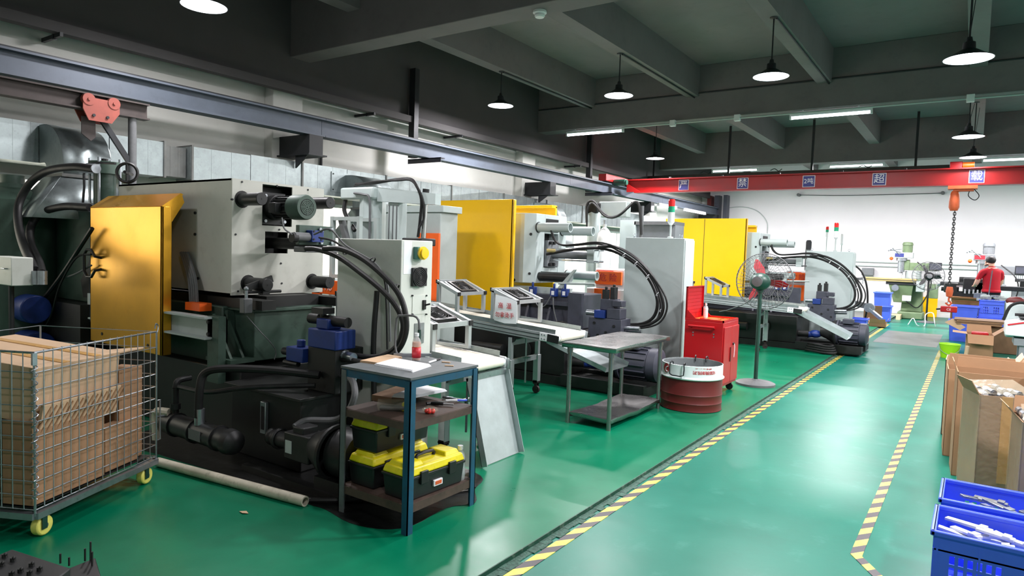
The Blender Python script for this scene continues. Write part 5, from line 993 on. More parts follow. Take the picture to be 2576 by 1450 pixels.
# ================================================================ red tool trolley
t = thing('tool_cabinet', 'red steel tool cabinet with perforated upright panel beside the drum', 'tool cabinet', (-2.4, 7.5, 0))
rx0, rx1, ry0, ry1, rz = -2.615, -2.185, 7.21, 7.76, .80
B().box(rx0, rx1, ry0, ry1, .1, rz).out('body', 'red_paint', t, bev=.006)
for a in ((rx0, rx1, ry0, ry0+.012), (rx0, rx1, ry1-.012, ry1), (rx1-.012, rx1, ry0, ry1)): B().box(*a, rz, rz+.025).out('top_lip', 'red_paint', t)
B().box(rx0+.02, rx1-.015, ry0+.015, ry1-.015, rz, rz+.006).out('top_mat', 'orange', t)
hs = []
for r in range(8):
    for c in range(11): hs.append((.05+c*.042, .06+r*.04, .05+c*.042+.018, .06+r*.04+.008))
B().plate((rx0, ry0+.01, rz), (0, 1, 0), (0, 0, 1), .53, .37, .006, hs).out('peg_panel', 'red_paint', t)
B().box(rx0-.004, rx0+.02, ry0+.01, ry0+.02, rz, rz+.37).box(rx0-.004, rx0+.02, ry1-.02, ry1-.01, rz, rz+.37).box(rx0-.004, rx0+.02, ry0+.01, ry1-.01, rz+.36, rz+.37).out('panel_frame', 'red_paint', t)
for y in (ry0+.015, ry1-.02): B().prism([(rx0, y, rz+.02), (rx0+.12, y, rz+.02), (rx0, y, rz+.13)], (0, .004, 0)).out('panel_bracket', 'red_paint', t)
B().cyl((rx0+.06, ry0-.05, rz-.055), (rx1-.08, ry0-.05, rz-.055), .014, n=12).cyl((rx0+.08, ry0-.05, rz-.055), (rx0+.08, ry0, rz-.07), .012, n=8).cyl((rx1-.1, ry0-.05, rz-.055), (rx1-.1, ry0, rz-.07), .012, n=8).out('push_handle', 'red_paint', t)
for x in (rx0+.1, rx1-.1):
    for z in (rz-.13, rz-.16): B().cyl((x, ry0, z), (x, ry0-.006, z), .009, n=8).out('rivet', 'chrome', t)
for y0_, y1_ in ((ry0+.01, (ry0+ry1)/2-.003), ((ry0+ry1)/2+.003, ry1-.01)): d = B().box(rx1, rx1+.014, y0_, y1_, .13, rz-.05).out('door', 'red_paint', t, bev=.004)
ym = (ry0+ry1)/2; B().box(rx1+.014, rx1+.024, ym-.05, ym-.03, .36, .52).out('door_pull', 'red_dark', d); B().cyl((rx1+.014, ym+.05, .55), (rx1+.03, ym+.05, .55), .014, n=10).out('lock', 'plastic_black', d); B().tube([(rx1+.03, ym+.05, .55), (rx1+.035, ym+.05, .5), (rx1+.03, ym+.055, .4)], .004, 6).out('key_string', 'ink_white', d)
for x in (rx0+.05, rx1-.05):
    for y in (ry0+.06, ry1-.06): B().cyl((x, y-.012, .04), (x, y+.012, .04), .04, n=14).box(x-.02, x+.02, y-.018, y+.018, .06, .1).out('caster', 'plastic_black', t)
bottle((-2.5, 7.55, rz+.007), .17, 'small white squeeze bottle on the red tool cabinet', 'plastic_white')
for i, (x, y, a, l) in enumerate(((-2.42, 7.32, .2, .09), (-2.36, 7.45, .5, .11), (-2.3, 7.56, .1, .12), (-2.48, 7.4, .9, .06))):
    t = thing('wrench', ['open wrench nearest the push handle', 'adjustable wrench in the middle', 'long spanner at the back', 'short red grip pliers beside the panel'][i]+' on top of the red cabinet', 'wrench', (x, y, rz+.007), group='wrenches on the red cabinet')
    d = V((math.cos(a), math.sin(a), 0)); c = V((x, y, rz+.016)); B().bar(c-d*l/2, c+d*l/2, .016, .01).out('shank', 'chrome' if i < 3 else 'red_paint', t); B().cyl(c+d*l/2-V((0, 0, .006)), c+d*l/2+V((0, 0, .006)), .018, n=10).out('jaw', 'chrome', t)
# ================================================================ pedestal fans
def pedestal_fan(loc, zc, R_, az, label, col, blade, base_r, tilt=0, wires=44, wr=.002):
    x, y, z0_ = loc; t = thing('pedestal_fan', label, 'fan', loc, group='pedestal fans')
    B().lathe([(0, 0), (base_r, 0), (base_r, .025), (base_r*.85, .04), (base_r*.2, .055), (.035, .07), (0, .07)], loc, n=36).out('base', 'hose_grey', t)
    d = V((math.sin(az), math.cos(az), tilt)).normalized(); u = V((math.cos(az), -math.sin(az), 0)); v = u.cross(d); 
    if v.z < 0: v = -v
    B().cyl((x, y, z0_+.05), (x, y, zc-.08), .024, .022, n=14).out('pole', col, t)
    h = V((x, y, zc)); hd = h+d*.02
    mo = B().sph(h-d*.02, .12, (1, 1, .86), 20).cyl((x, y, zc-.13), (x, y, zc-.05), .035, n=14).out('motor_housing', col, t)
    B().lathe([(.06, 0), (.06, .012), (0, .02)], h-d*.125, -d, n=18).out('vent_cap', 'hose_grey', mo)
    C = h+d*.13
    bl = None
    for k in range(3):
        a = 2.0+k*2*PI/3; rd = u*math.cos(a)+v*math.sin(a); tg = u*-math.sin(a)+v*math.cos(a)
        pts = [C+rd*.04-tg*.03+d*.02, C+rd*R_*.45-tg*.055+d*.025, C+rd*R_*.8-tg*.03+d*.015, C+rd*R_*.86, C+rd*R_*.6+tg*.045-d*.025, C+rd*.04+tg*.03-d*.02]
        B().prism(pts, d*.004).out('blade', blade, t)
    B().cyl(C-d*.03, C+d*.04, .045, n=16).out('hub', col, t)
    cg = B().tube([C+d*0+(u*math.cos(2*PI*i/36)+v*math.sin(2*PI*i/36))*R_ for i in range(36)], wr*3, 6, sm=1, closed=True).out('cage_rim', 'hose_grey', t)
    for r, off in ((.92, -.065), (.72, -.095), (.45, -.11), (.92, .065), (.72, .1), (.45, .12)): B().tube([C+d*off*.9+(u*math.cos(2*PI*i/32)+v*math.sin(2*PI*i/32))*R_*r for i in range(32)], .0022, 5, sm=1, closed=True).out('cage_ring', 'hose_grey', cg)
    for i in range(wires):
        a = 2*PI*i/wires; rd = u*math.cos(a)+v*math.sin(a); a2 = a+.25; r2 = u*math.cos(a2)+v*math.sin(a2)
        for s in (-1, 1): B().tube([C+rd*R_, C+rd*R_*.92+d*.06*s, C+(rd+r2).normalized()*R_*.6+d*.1*s, C+r2*R_*.2+d*.11*s], wr, 4, sm=2).out('guard_wire', 'hose_grey', cg)
    B().lathe([(0, 0), (R_*.2, 0), (R_*.2, .008), (0, .012)], C+d*.1, d, n=18).out('guard_badge', 'hose_grey', cg)
    return t
fan1 = pedestal_fan((-2.083, 8.23, 0), 1.235, .335, math.radians(3), 'dark green pedestal fan with red blades beside the hazard tape', 'green_dark', 'red_blade', .225)
B().tube([(-2.1, 8.2, 1.18), (-2.2, 8.25, 1.0), (-2.5, 8.5, .86), (-2.7, 8.7, .8)], .006, 6).out('power_cable', 'hose_grey', fan1)
# ================================================================ mesh cart with cardboard
P0, P1 = V((-3.73, 1.357, 0)), V((-4.135, 2.16, 0)); uu = (P1-P0).normalized(); LC = (P1-P0).length; vv = V((-uu.y, uu.x, 0)); DC = .8; cz0, cz1 = .15, .93
t = thing('mesh_cart', 'galvanised wire mesh cart on yellow wheels filled with scrap cardboard', 'cart', P0)
def cp(a, b, z): return P0+uu*a+vv*b+V((0, 0, z))
for a, b in ((0, 0), (LC, 0), (0, DC), (LC, DC)): B().cyl(cp(a, b, cz0-.03), cp(a, b, cz1), .006, n=8).out('corner_rod', 'zinc', t)
for (p, q) in (((0, 0), (LC, 0)), ((0, 0), (0, DC)), ((LC, 0), (LC, DC)), ((0, DC), (LC, DC))):
    B().bar(cp(*p, cz0-.03), cp(*q, cz0-.03), .035, .032, up=(0, 0, 1)).out('base_channel', 'zinc', t)
NW = 16
for i in range(1, NW): B().cyl(cp(LC*i/NW, 0, cz0), cp(LC*i/NW, 0, cz1+.01), .0028, n=6).out('wire', 'zinc', t)
for i in range(1, 13): B().cyl(cp(0, DC*i/13, cz0), cp(0, DC*i/13, cz1), .0028, n=6).out('wire', 'zinc', t)
for k in range(11):
    z = cz0+(cz1-cz0)*(1-(k/10)**.9) if k else cz1
    B().cyl(cp(0, .003, z), cp(LC, .003, z), .003 if k else .006, n=6).out('wire', 'zinc', t); B().cyl(cp(.003, 0, z), cp(.003, DC, z), .003 if k else .006, n=6).out('wire', 'zinc', t)
    B().cyl(cp(0, DC, z), cp(LC, DC, z), .003, n=6).out('wire', 'zinc', t); B().cyl(cp(LC, 0, z), cp(LC, DC, z), .003, n=6).out('wire', 'zinc', t)
co = B(); co.tube([cp(0, 0, cz0+.05)+(uu*math.cos(i*.9)+vv*math.sin(i*.9))*.014+V((0, 0, i*.0056)) for i in range(120)], .003, 5, sm=1); co.out('spiral_hinge', 'zinc', t)
B().tube([cp(LC, 0, cz1-.02), cp(LC+.015, 0, cz1+.03), cp(LC-.005, 0, cz1+.05), cp(LC-.015, 0, cz1+.02)], .004, 6).out('rim_hook', 'zinc', t); B().obox(cp(0, 0, cz1-.03), .02, .02, .06).out('corner_clip', 'zinc', t)
B().tube([cp(LC+.004, -.004, .5), cp(LC+.03, -.004, .5), cp(LC+.03, -.004, .25), cp(LC+.004, -.004, .25)], .005, 6, sm=0).bar(cp(LC+.0, -.004, .4), cp(LC+.07, -.004, .39), .008).out('gate_latch', 'zinc', t)
for a, b in ((.06, .02), (LC-.08, .02), (.06, DC-.04), (LC-.08, DC-.04)):
    c = cp(a, b, .052); w = B().cyl(c-vv*.022, c+vv*.022, .05, n=24).out('wheel', 'caster_yellow', t, bev=.008); B().cyl(c-vv*.026, c+vv*.026, .014, n=12).out('wheel_hub', 'zinc', w); B().obox(c+V((0, 0, .03))-vv*.028-uu*.012, .03, .005, .085, math.atan2(uu.y, uu.x)).obox(c+V((0, 0, .03))+vv*.028-uu*.012, .03, .005, .085, math.atan2(uu.y, uu.x)).obox(c+V((0, 0, .075)), .06, .07, .01, math.atan2(uu.y, uu.x)).out('wheel_fork', 'green_dark', w)
B().prism([cp(.02, .03, cz0), cp(LC-.02, .03, cz0), cp(LC-.02, DC-.03, cz0), cp(.02, DC-.03, cz0)], (0, 0, .004)).out('floor_sheet', 'machine_dark', t)
ang = math.atan2(uu.y, uu.x)
def scrap(a0, a1, b0, b1, z0_, z1_, label, m='cardboard', tilt=0, nm='cardboard_box', cat='cardboard'):
    c = cp((a0+a1)/2, (b0+b1)/2, (z0_+z1_)/2); R = Matrix.Rotation(ang, 3, 'Z')@Matrix.Rotation(tilt, 3, 'X'); t = thing(nm, label, cat, c-V((0, 0, (z1_-z0_)/2)), group='scrap cardboard in the cart')
    B().obox(c, a1-a0, abs(b1-b0), z1_-z0_, rot=R).out('panel', m, t, bev=.003); return t, c, R
tt_, c, R = scrap(.04, .62, .04, .72, .60, .88, 'large flattened taped carton on top of the cardboard in the cart', 'cardboard_lite', tilt=.1)
for dx in (-.1, .12): B().obox(c+R@V((dx, 0, .142)), .05, .68, .003, rot=R).out('packing_tape', 'kraft_tape', tt_)
scrap(.02, .5, .03, .2, .16, .58, 'plain brown carton standing at the near bottom of the cart', 'cardboard')
scrap(.53, .8, .05, .12, .16, .42, 'short brown carton flap at the far bottom of the cart', 'cardboard')
scrap(.68, .88, .08, .22, .16, .72, 'narrow upright carton at the far end of the cart', 'cardboard')
scrap(.04, .5, .25, .7, .16, .56, 'dark brown carton deep inside the cart', 'cardboard_dark')
scrap(.55, .85, .3, .7, .16, .6, 'dark carton behind the far flap in the cart', 'cardboard_dark')
tt_, c, R = scrap(.06, .6, .02, .04, .5, .66, 'corrugated cardboard strip with diagonal creases leaning on the mesh', 'cardboard_lite', tilt=.22, nm='corrugated_strip')
for i in range(16): B().obox(c+R@V((-.26+.035*i, -.012, 0)), .008, .006, .15, rot=R@Matrix.Rotation(.5, 3, 'Y')).out('crease', 'cardboard', tt_)
scrap(.62, .86, .05, .5, .8, .812, 'loose torn cardboard flap over the far edge of the cart', 'cardboard_lite', tilt=-.12, nm='cardboard_flap')
# ---------------------------------------------------------------- dark die block at the lower left corner
zt = .42; q = [W(u, v, z=zt) for u, v in ((30, 1382), (178, 1430), (120, 1475), (-60, 1475), (-60, 1420))]
t = thing('die_block', 'dark steel die block with bolts and pins at the lower left corner', 'die block', (q[0].x, q[0].y, 0))
B().prism([(p.x, p.y, zt-.12) for p in q], (0, 0, .12)).out('plate', 'iron_dark', t, bev=.004)
for u, v in ((12, 1403), (33, 1412), (5, 1424), (80, 1425), (100, 1436), (52, 1440), (75, 1446), (30, 1448)): p = W(u, v, z=zt); B().cyl((p.x, p.y, zt), (p.x, p.y, zt+.012), .009, n=8).sph((p.x+.006, p.y, zt+.012), .006, n=6).out('bolt', 'machine_dark', t)
q2 = [W(u, v, z=zt-.07) for u, v in ((168, 1432), (240, 1403), (262, 1475), (150, 1475))]; B().prism([(p.x, p.y, zt-.17) for p in q2], (0, 0, .1)).out('lower_plate', 'iron_dark', t, bev=.004)
for u, v, h in ((152, 1418, .035), (174, 1424, .03), (214, 1412, .045), (228, 1412, .07), (232, 1424, .05)): p = W(u, v, z=zt-.07); B().cyl((p.x, p.y, zt-.07), (p.x, p.y, zt-.07+h), .0035, n=6).out('ejector_pin', 'machine_dark', t)
c = sum(q, V())/5; B().box(c.x-.12, c.x+.04, c.y-.1, c.y+.06, .06, zt-.12).out('mould_base', 'machine_dark', t); B().box(c.x-.16, c.x+.08, c.y-.14, c.y+.1, 0, .06).out('pallet', 'wood', t)
p = W(614, 1291, z=0); tag(B().prism([(p.x-.03, p.y-.01, .003), (p.x+.01, p.y-.018, .006), (p.x+.035, p.y+.004, .003), (p.x, p.y+.015, .005)], (0, 0, .002)).out('paper_scrap', 'cardboard_lite'), 'torn scrap of cardboard on the green floor before the oily patch', 'scrap')
# ================================================================ blue crates at the lower right
def crate(loc, L, Wd, H, label, rz=0, m='blue_crate', group='blue plastic crates on the right'):
    """slatted open crate, long side along local x"""
    t = thing('plastic_crate', label, 'crate', loc, rz, group=group); w = .006
    def wall(o, u, v, n, h):
        hs = []; k = int((n-.12)/.034)
        for i in range(k):
            if abs(i-k/2+.5) < .6 and k > 6: continue
            for j in range(3):
                z0_ = .07+j*.052; 
                if z0_+.04 < h-.06: hs.append((.06+i*.034, z0_, .06+i*.034+.02, z0_+.038))
        return B().plate(o, u, v, n, h, w, hs)
    a, b = L/2, Wd/2
    for o, u, n in (((-a, -b, .01), (1, 0, 0), L), ((a, b, .01), (-1, 0, 0), L), ((-a, b, .01), (0, -1, 0), Wd), ((a, -b, .01), (0, 1, 0), Wd)): wall(o, u, (0, 0, 1), n, H-.01).out('side_wall', m, t, local=True)
    B().box(-a, a, -b, b, 0, .012).out('bottom', m, t, local=True)
    e = .018
    for x0, x1, ya, yb in ((-a-e, a+e, -b-e, -b+.004), (-a-e, a+e, b-.004, b+e), (-a-e, -a+.004, -b-e, b+e), (a-.004, a+e, -b-e, b+e)): B().box(x0, x1, ya, yb, H-.025, H).out('rim', m, t, bev=.006, local=True)
    for z in (H*.72, H*.25): 
        for x0, x1, ya, yb in ((-a-.006, a+.006, -b-.006, -b), (-a-.006, -a, -b, b)): B().box(x0, x1, ya, yb, z, z+.008).out('rib', m, t, local=True)
    for x in (-a+.012, -.13, .13, a-.012): B().box(x-.004, x+.004, -b-.008, -b, .02, H-.02).out('upright_rib', m, t, local=True)
    return t
crate((.22, 3.76, ZA), .60, .38, .325, 'blue slatted crate nearest the camera, holding flat white castings')
crate((.24, 4.28, ZA), .62, .38, .325, 'blue slatted crate standing behind the nearest one, with grey castings')
rr = random.Random(3)
for i in range(26):
    back = i % 2; y = (4.28 if back else 3.76)+rr.uniform(-.12, .12); x = .2+rr.uniform(-.2, .26); z = ZA+.235+.018*(i//2 % 4)+rr.uniform(0, .01)
    t = thing('casting', 'flat %s die cast bar lying in the %s blue crate' % (('grey', 'farther') if back else ('white', 'nearest')), 'casting', (x, y, z), rr.uniform(-.7, .7), group='castings in the farther crate' if back else 'castings in the nearest crate')
    l_ = rr.uniform(.12, .2); R = Matrix.Rotation(rr.uniform(-.2, .2), 3, 'Y'); B().obox((0, 0, 0), l_, .035, .014, rot=R).out('bar', 'parts_metal' if back else 'parts_white', t, bev=.003, local=True)
    B().obox(R@V((l_*.3, 0, .008)), .03, .045, .01, rot=R).out('boss', 'parts_metal' if back else 'parts_white', t, local=True)
# ================================================================ tall cartons on the right
def carton(loc, w, d, h, rz, label, m='cardboard', flaps=(0, 0, 0, 0), fill=None, film=False, tape=False, fh=.1):
    """open carton: w along local x, d along local y; flaps = lean of the front, right, back, left flap from upright (None = folded away)"""
    t = thing('cardboard_box', label, 'box', loc, rz, group='cardboard boxes on the right'); k = .006; a, b = w/2, d/2
    for nm, x0, x1, ya, yb in (('front', -a, a, -b, -b+k), ('back', -a, a, b-k, b), ('left', -a, -a+k, -b, b), ('right', a-k, a, -b, b)): B().box(x0, x1, ya, yb, 0, h).out('side_panel', m, t, local=True)
    B().box(-a, a, -b, b, 0, .006).out('bottom', m, t, local=True)
    for i, f in enumerate(flaps):
        if f is None: continue
        n = ((0, -1), (1, 0), (0, 1), (-1, 0))[i]; o = V((n[0]*a, n[1]*b, h)); tg = V((-n[1], n[0], 0)); up = V((n[0]*math.sin(f), n[1]*math.sin(f), math.cos(f))); ln = (w if i % 2 == 0 else d)/2*.97
        B().prism([o-tg*ln, o+tg*ln, o+tg*ln*.96+up*fh, o-tg*ln*.94+up*fh*.95], V((n[0], n[1], 0))*.005).out('flap', m, t, local=True)
    if fill:
        nx, ny = max(2, int(w/.045)), max(2, int(d/.09))
        for i in range(nx):
            for j in range(ny):
                x, y = -a+.03+(w-.06)*i/(nx-1), -b+.05+(d-.1)*j/(ny-1); z = h+.004+.015*math.sin(i*2+j)
                q = B().cyl((x, y-.035, z), (x, y+.035, z), .02, n=10); q.cyl((x, y-.045, z), (x, y+.045, z), .013, n=8); q.out('turned_part', 'parts_metal' if (i+j) % 3 else 'parts_white', t, local=True)
        B().box(-a+.01, a-.01, -b+.01, b-.01, h-.1, h-.025).out('filler', 'parts_metal', t, local=True)
    if film:
        for nm, x0, x1, ya, yb in (('front', -a-.004, a+.004, -b-.005, -b-.003), ('left', -a-.005, -a-.003, -b-.004, b+.004)): B().box(x0, x1, ya, yb, .05, h).out('wrap_film', 'film', t, local=True)
        B().prism([(-a, -b, h+.01), (a, -b, h+.03), (a*.9, b, h+.07), (-a*.8, b, h+.05)], (0, 0, .002)).out('wrap_film', 'film', t, local=True)
    if tape: B().box(-.03, .03, -b-.004, -b, h*.2, h).out('packing_tape', 'kraft_tape', t, local=True)
    return t
carton((.17, 5.42, ZA), .30, .3, .70, .32, 'film wrapped brown carton with silver turned parts at its open top', flaps=(None, None, None, .5), fill=True, film=True, tape=True)
carton((.45, 4.88, ZA), .40, .32, .66, .12, 'film wrapped carton nearest the camera at the right edge', flaps=(None, None, .3, .7), fill=True, film=True)
carton((.16, 5.98, ZA), .46, .34, .76, .06, 'tall open brown carton with upright flaps behind the silver parts', flaps=(None, None, .1, .3), fh=.075)
carton((.10, 6.55, ZA), .48, .36, .70, .05, 'tall open brown carton with clean flaps beside the hazard tape', flaps=(None, .3, .05, None), fh=.09)
carton((.62, 5.75, ZA), .42, .36, .74, -.1, 'film wrapped carton of silver parts at the right edge behind the nearest', flaps=(None, None, .4, .6), fill=True, film=True)
carton((.66, 6.3, ZA), .5, .36, .68, .03, 'taped brown carton with pale strapping behind the wrapped boxes', flaps=(.9, None, .8, None), tape=True)
carton((.62, 7.0, ZA), .56, .4, .68, -.05, 'open carton with torn pale flap at the right edge', m='cardboard_lite', flaps=(.5, .3, .9, .8))
carton((.08, 7.35, ZA), .5, .4, .68, .0, 'low edged carton just before the lime bucket', m='cardboard_lite', flaps=(None, .6, None, None))
t = thing('paint_bucket', 'lime green bucket beside the end of the right hazard tape', 'bucket', (-.27, 13.2, ZA))
B().lathe([(0, 0), (.12, 0), (.15, .22), (.156, .225), (.15, .235), (.143, .22), (.113, .012), (0, .012)], (-.27, 13.2, ZA), n=28).out('pail', 'lime', t); B().tube([(-.42, 13.2, .19), (-.39, 13.1, .1), (-.27, 13.05, .04), (-.15, 13.1, .1), (-.12, 13.2, .19)], .005, 6).out('bail', 'zinc', t)
B().cyl((-.05, 13.15, ZA), (-.03, 13.15, .2), .03, n=10).out('roller_sleeve', 'cardboard_lite', t)
# ================================================================ mid distance on the right
def pxb(u0, v0, u1, v1, y): a, c = W(u0, v1, y=y), W(u1, v0, y=y); return a.x, c.x, a.z, c.z
x0, x1, z0_, z1_ = pxb(2428, 842, 2500, 885, 13.6)
t = carton(((x0+x1)/2, 13.85, ZA), x1-x0, .5, z1_, .04, 'open brown carton with folded out flaps and a red lining', flaps=(2.4, .9, .9, 1.5), fh=.2); B().box(-.12, .12, -.1, .1, z1_-.03, z1_+.03).out('red_lining', 'red_paint', t, bev=.02, local=True)
x0, x1, z0_, z1_ = pxb(2398, 808, 2530, 834, 14.5); t = thing('cardboard_slab', 'stack of flat brown cardboard sheets laid over the blue bins', 'cardboard', ((x0+x1)/2, 14.7, z0_))
for i in range(4): B().obox(((x0+x1)/2+.02*math.sin(i*2), 14.75, z1_-.03-.022*i), x1-x0-.03*i, .6, .016, .03*math.sin(i)).out('sheet', 'cardboard' if i % 2 else 'cardboard_dark', t)
B().prism([(x0-.02, 14.5, z1_-.02), (x0+.18, 14.45, z1_-.16), (x0+.1, 14.45, z1_-.22), (x0-.14, 14.5, z1_-.1)], (0, .01, 0)).out('torn_flap', 'cardboard_lite', t)
zt = z1_-.12; carton(((x0+x1)/2+.25, 14.8, ZA), .8, .45, zt, .0, 'brown carton carrying the flat sheets, half hidden', m='cardboard_dark', flaps=(None,)*4)
def bin_(x0, x1, y, d, h, label, z=ZA, m='blue_crate'):
    t = thing('plastic_bin', label, 'bin', ((x0+x1)/2, y+d/2, z), group='blue plastic bins in the tool shop'); a, b = (x1-x0)/2, d/2; k = .9
    q = [(-a*k, -b*k, 0), (a*k, -b*k, 0), (a*k, b*k, 0), (-a*k, b*k, 0)]; p = [(-a, -b, h), (a, -b, h), (a, b, h), (-a, b, h)]
    for i in range(4): j = (i+1) % 4; n = V((q[i][1]-q[j][1], q[j][0]-q[i][0], 0)).normalized(); B().hexa([V(q[i]), V(q[j]), V(q[j])+n*.008, V(q[i])+n*.008, V(p[i]), V(p[j]), V(p[j])+n*.008, V(p[i])+n*.008]).out('side_wall', m, t, local=True)
    B().box(-a*k, a*k, -b*k, b*k, 0, .01).out('bottom', m, t, local=True)
    for xa, xb, ya, yb in ((-a-.02, a+.02, -b-.02, -b), (-a-.02, a+.02, b, b+.02), (-a-.02, -a, -b, b), (a, a+.02, -b, b)): B().box(xa, xb, ya, yb, h-.03, h).out('rim', m, t, local=True, bev=.004)
    return t
a = pxb(2385, 790, 2456, 846, 16.2); bin_(a[0], a[1], 16.2, .45, .42, 'lower blue bin beneath the red lifting magnet, standing on the floor')
a = pxb(2385, 790, 2456, 846, 16.2); bin_(a[0]+.03, a[1]+.03, 16.2, .45, .3, 'upper blue bin stacked beneath the red lifting magnet', ZA+.42)
a = pxb(2458, 782, 2528, 812, 16.3); bin_(a[0], a[1], 16.3, .45, .5, 'blue plastic bin behind the flat cardboard sheets')
t = crate(((a[0]+a[1])/2, 16.52, ZA+.5), a[1]-a[0]-.04, .4, .36, 'tall blue mesh basket of scrap stacked on a blue bin', group='blue plastic bins in the tool shop')
for i in range(9): B().obox((rr.uniform(-.2, .2), rr.uniform(-.12, .12), .36+rr.uniform(-.02, .08)), rr.uniform(.1, .2), rr.uniform(.06, .12), rr.uniform(.04, .1), rr.uniform(0, 3), ).out('scrap_piece', ['foil', 'parts_metal', 'pale_grey2'][i % 3], t, local=True)
B().tube([(.2, .05, .32), (.35, .05, .42), (.5, .05, .4), (.6, .05, .34)], .015, 6).out('white_tube', 'plastic_white', t, local=True)
# white machine corner at the right edge
t = thing('band_saw', 'white machine housing with a red stripe on a grey stand at the right edge', 'machine', (.95, 11.0, ZA))
a = pxb(2531, 850, 2600, 806, 10.9); x0 = a[0]; zc = W(2540, 845, y=10.9).z; zt_ = W(2560, 815, y=10.9).z
B().prism([(x0, 10.9, zc), (x0, 10.9, zc+.16), (x0+.2, 10.9, zt_+.05), (x0+1.0, 10.9, zt_+.06), (x0+1.0, 10.9, zc-.03)], (0, .6, 0)).out('housing', 'plastic_white', t, bev=.015); B().bar((x0+.02, 10.895, zc+.14), (x0+.19, 10.895, zt_+.02), .006, .02).out('stripe', 'label_red', t)
B().box(x0+.15, x0+1.0, 10.95, 11.45, zt_+.06, zt_+.08).out('seal', 'black', t); B().box(x0+.5, x0+.95, 11.0, 11.4, zt_+.08, zt_+.62).out('motor_box', 'pale_grey', t, bev=.03); B().cyl((x0+.45, 11.1, zt_+.08), (x0+.45, 11.1, zt_+.5), .03, n=12).out('spindle', 'chrome', t)
B().box(x0+.1, x0+1.0, 10.9, 11.5, zc-.12, zc-.03).out('stand_top', 'mill_grey', t)
for x in (x0+.2, x0+.9):
    for y in (10.95, 11.42): B().box(x-.04, x+.04, y-.03, y+.03, ZA, zc-.12).out('stand_leg', 'mill_grey', t)
B().tube([(x0-.02, 11.2, zt_+.02), (x0+.05, 11.15, zt_+.22), (x0+.2, 11.15, zt_+.26), (x0+.3, 11.2, zt_+.12), (x0+.1, 11.2, zt_+.1)], .02, 7).out('cable_loop', 'rubber', t)
p = W(2555, 758, y=11.6); B().sph((p.x, 11.6, p.z), .09, (1.3, .6, .7), 12).out('red_rag', 'red_dark', t); B().bar((p.x-.25, 11.6, p.z+.03), (p.x+.3, 11.6, p.z+.02), .02).out('arm_bar', 'zinc', t); B().box(p.x-.1, p.x+.3, 11.5, 11.7, p.z-.5, p.z-.02).out('arm_housing', 'pale_grey', t, bev=.03)
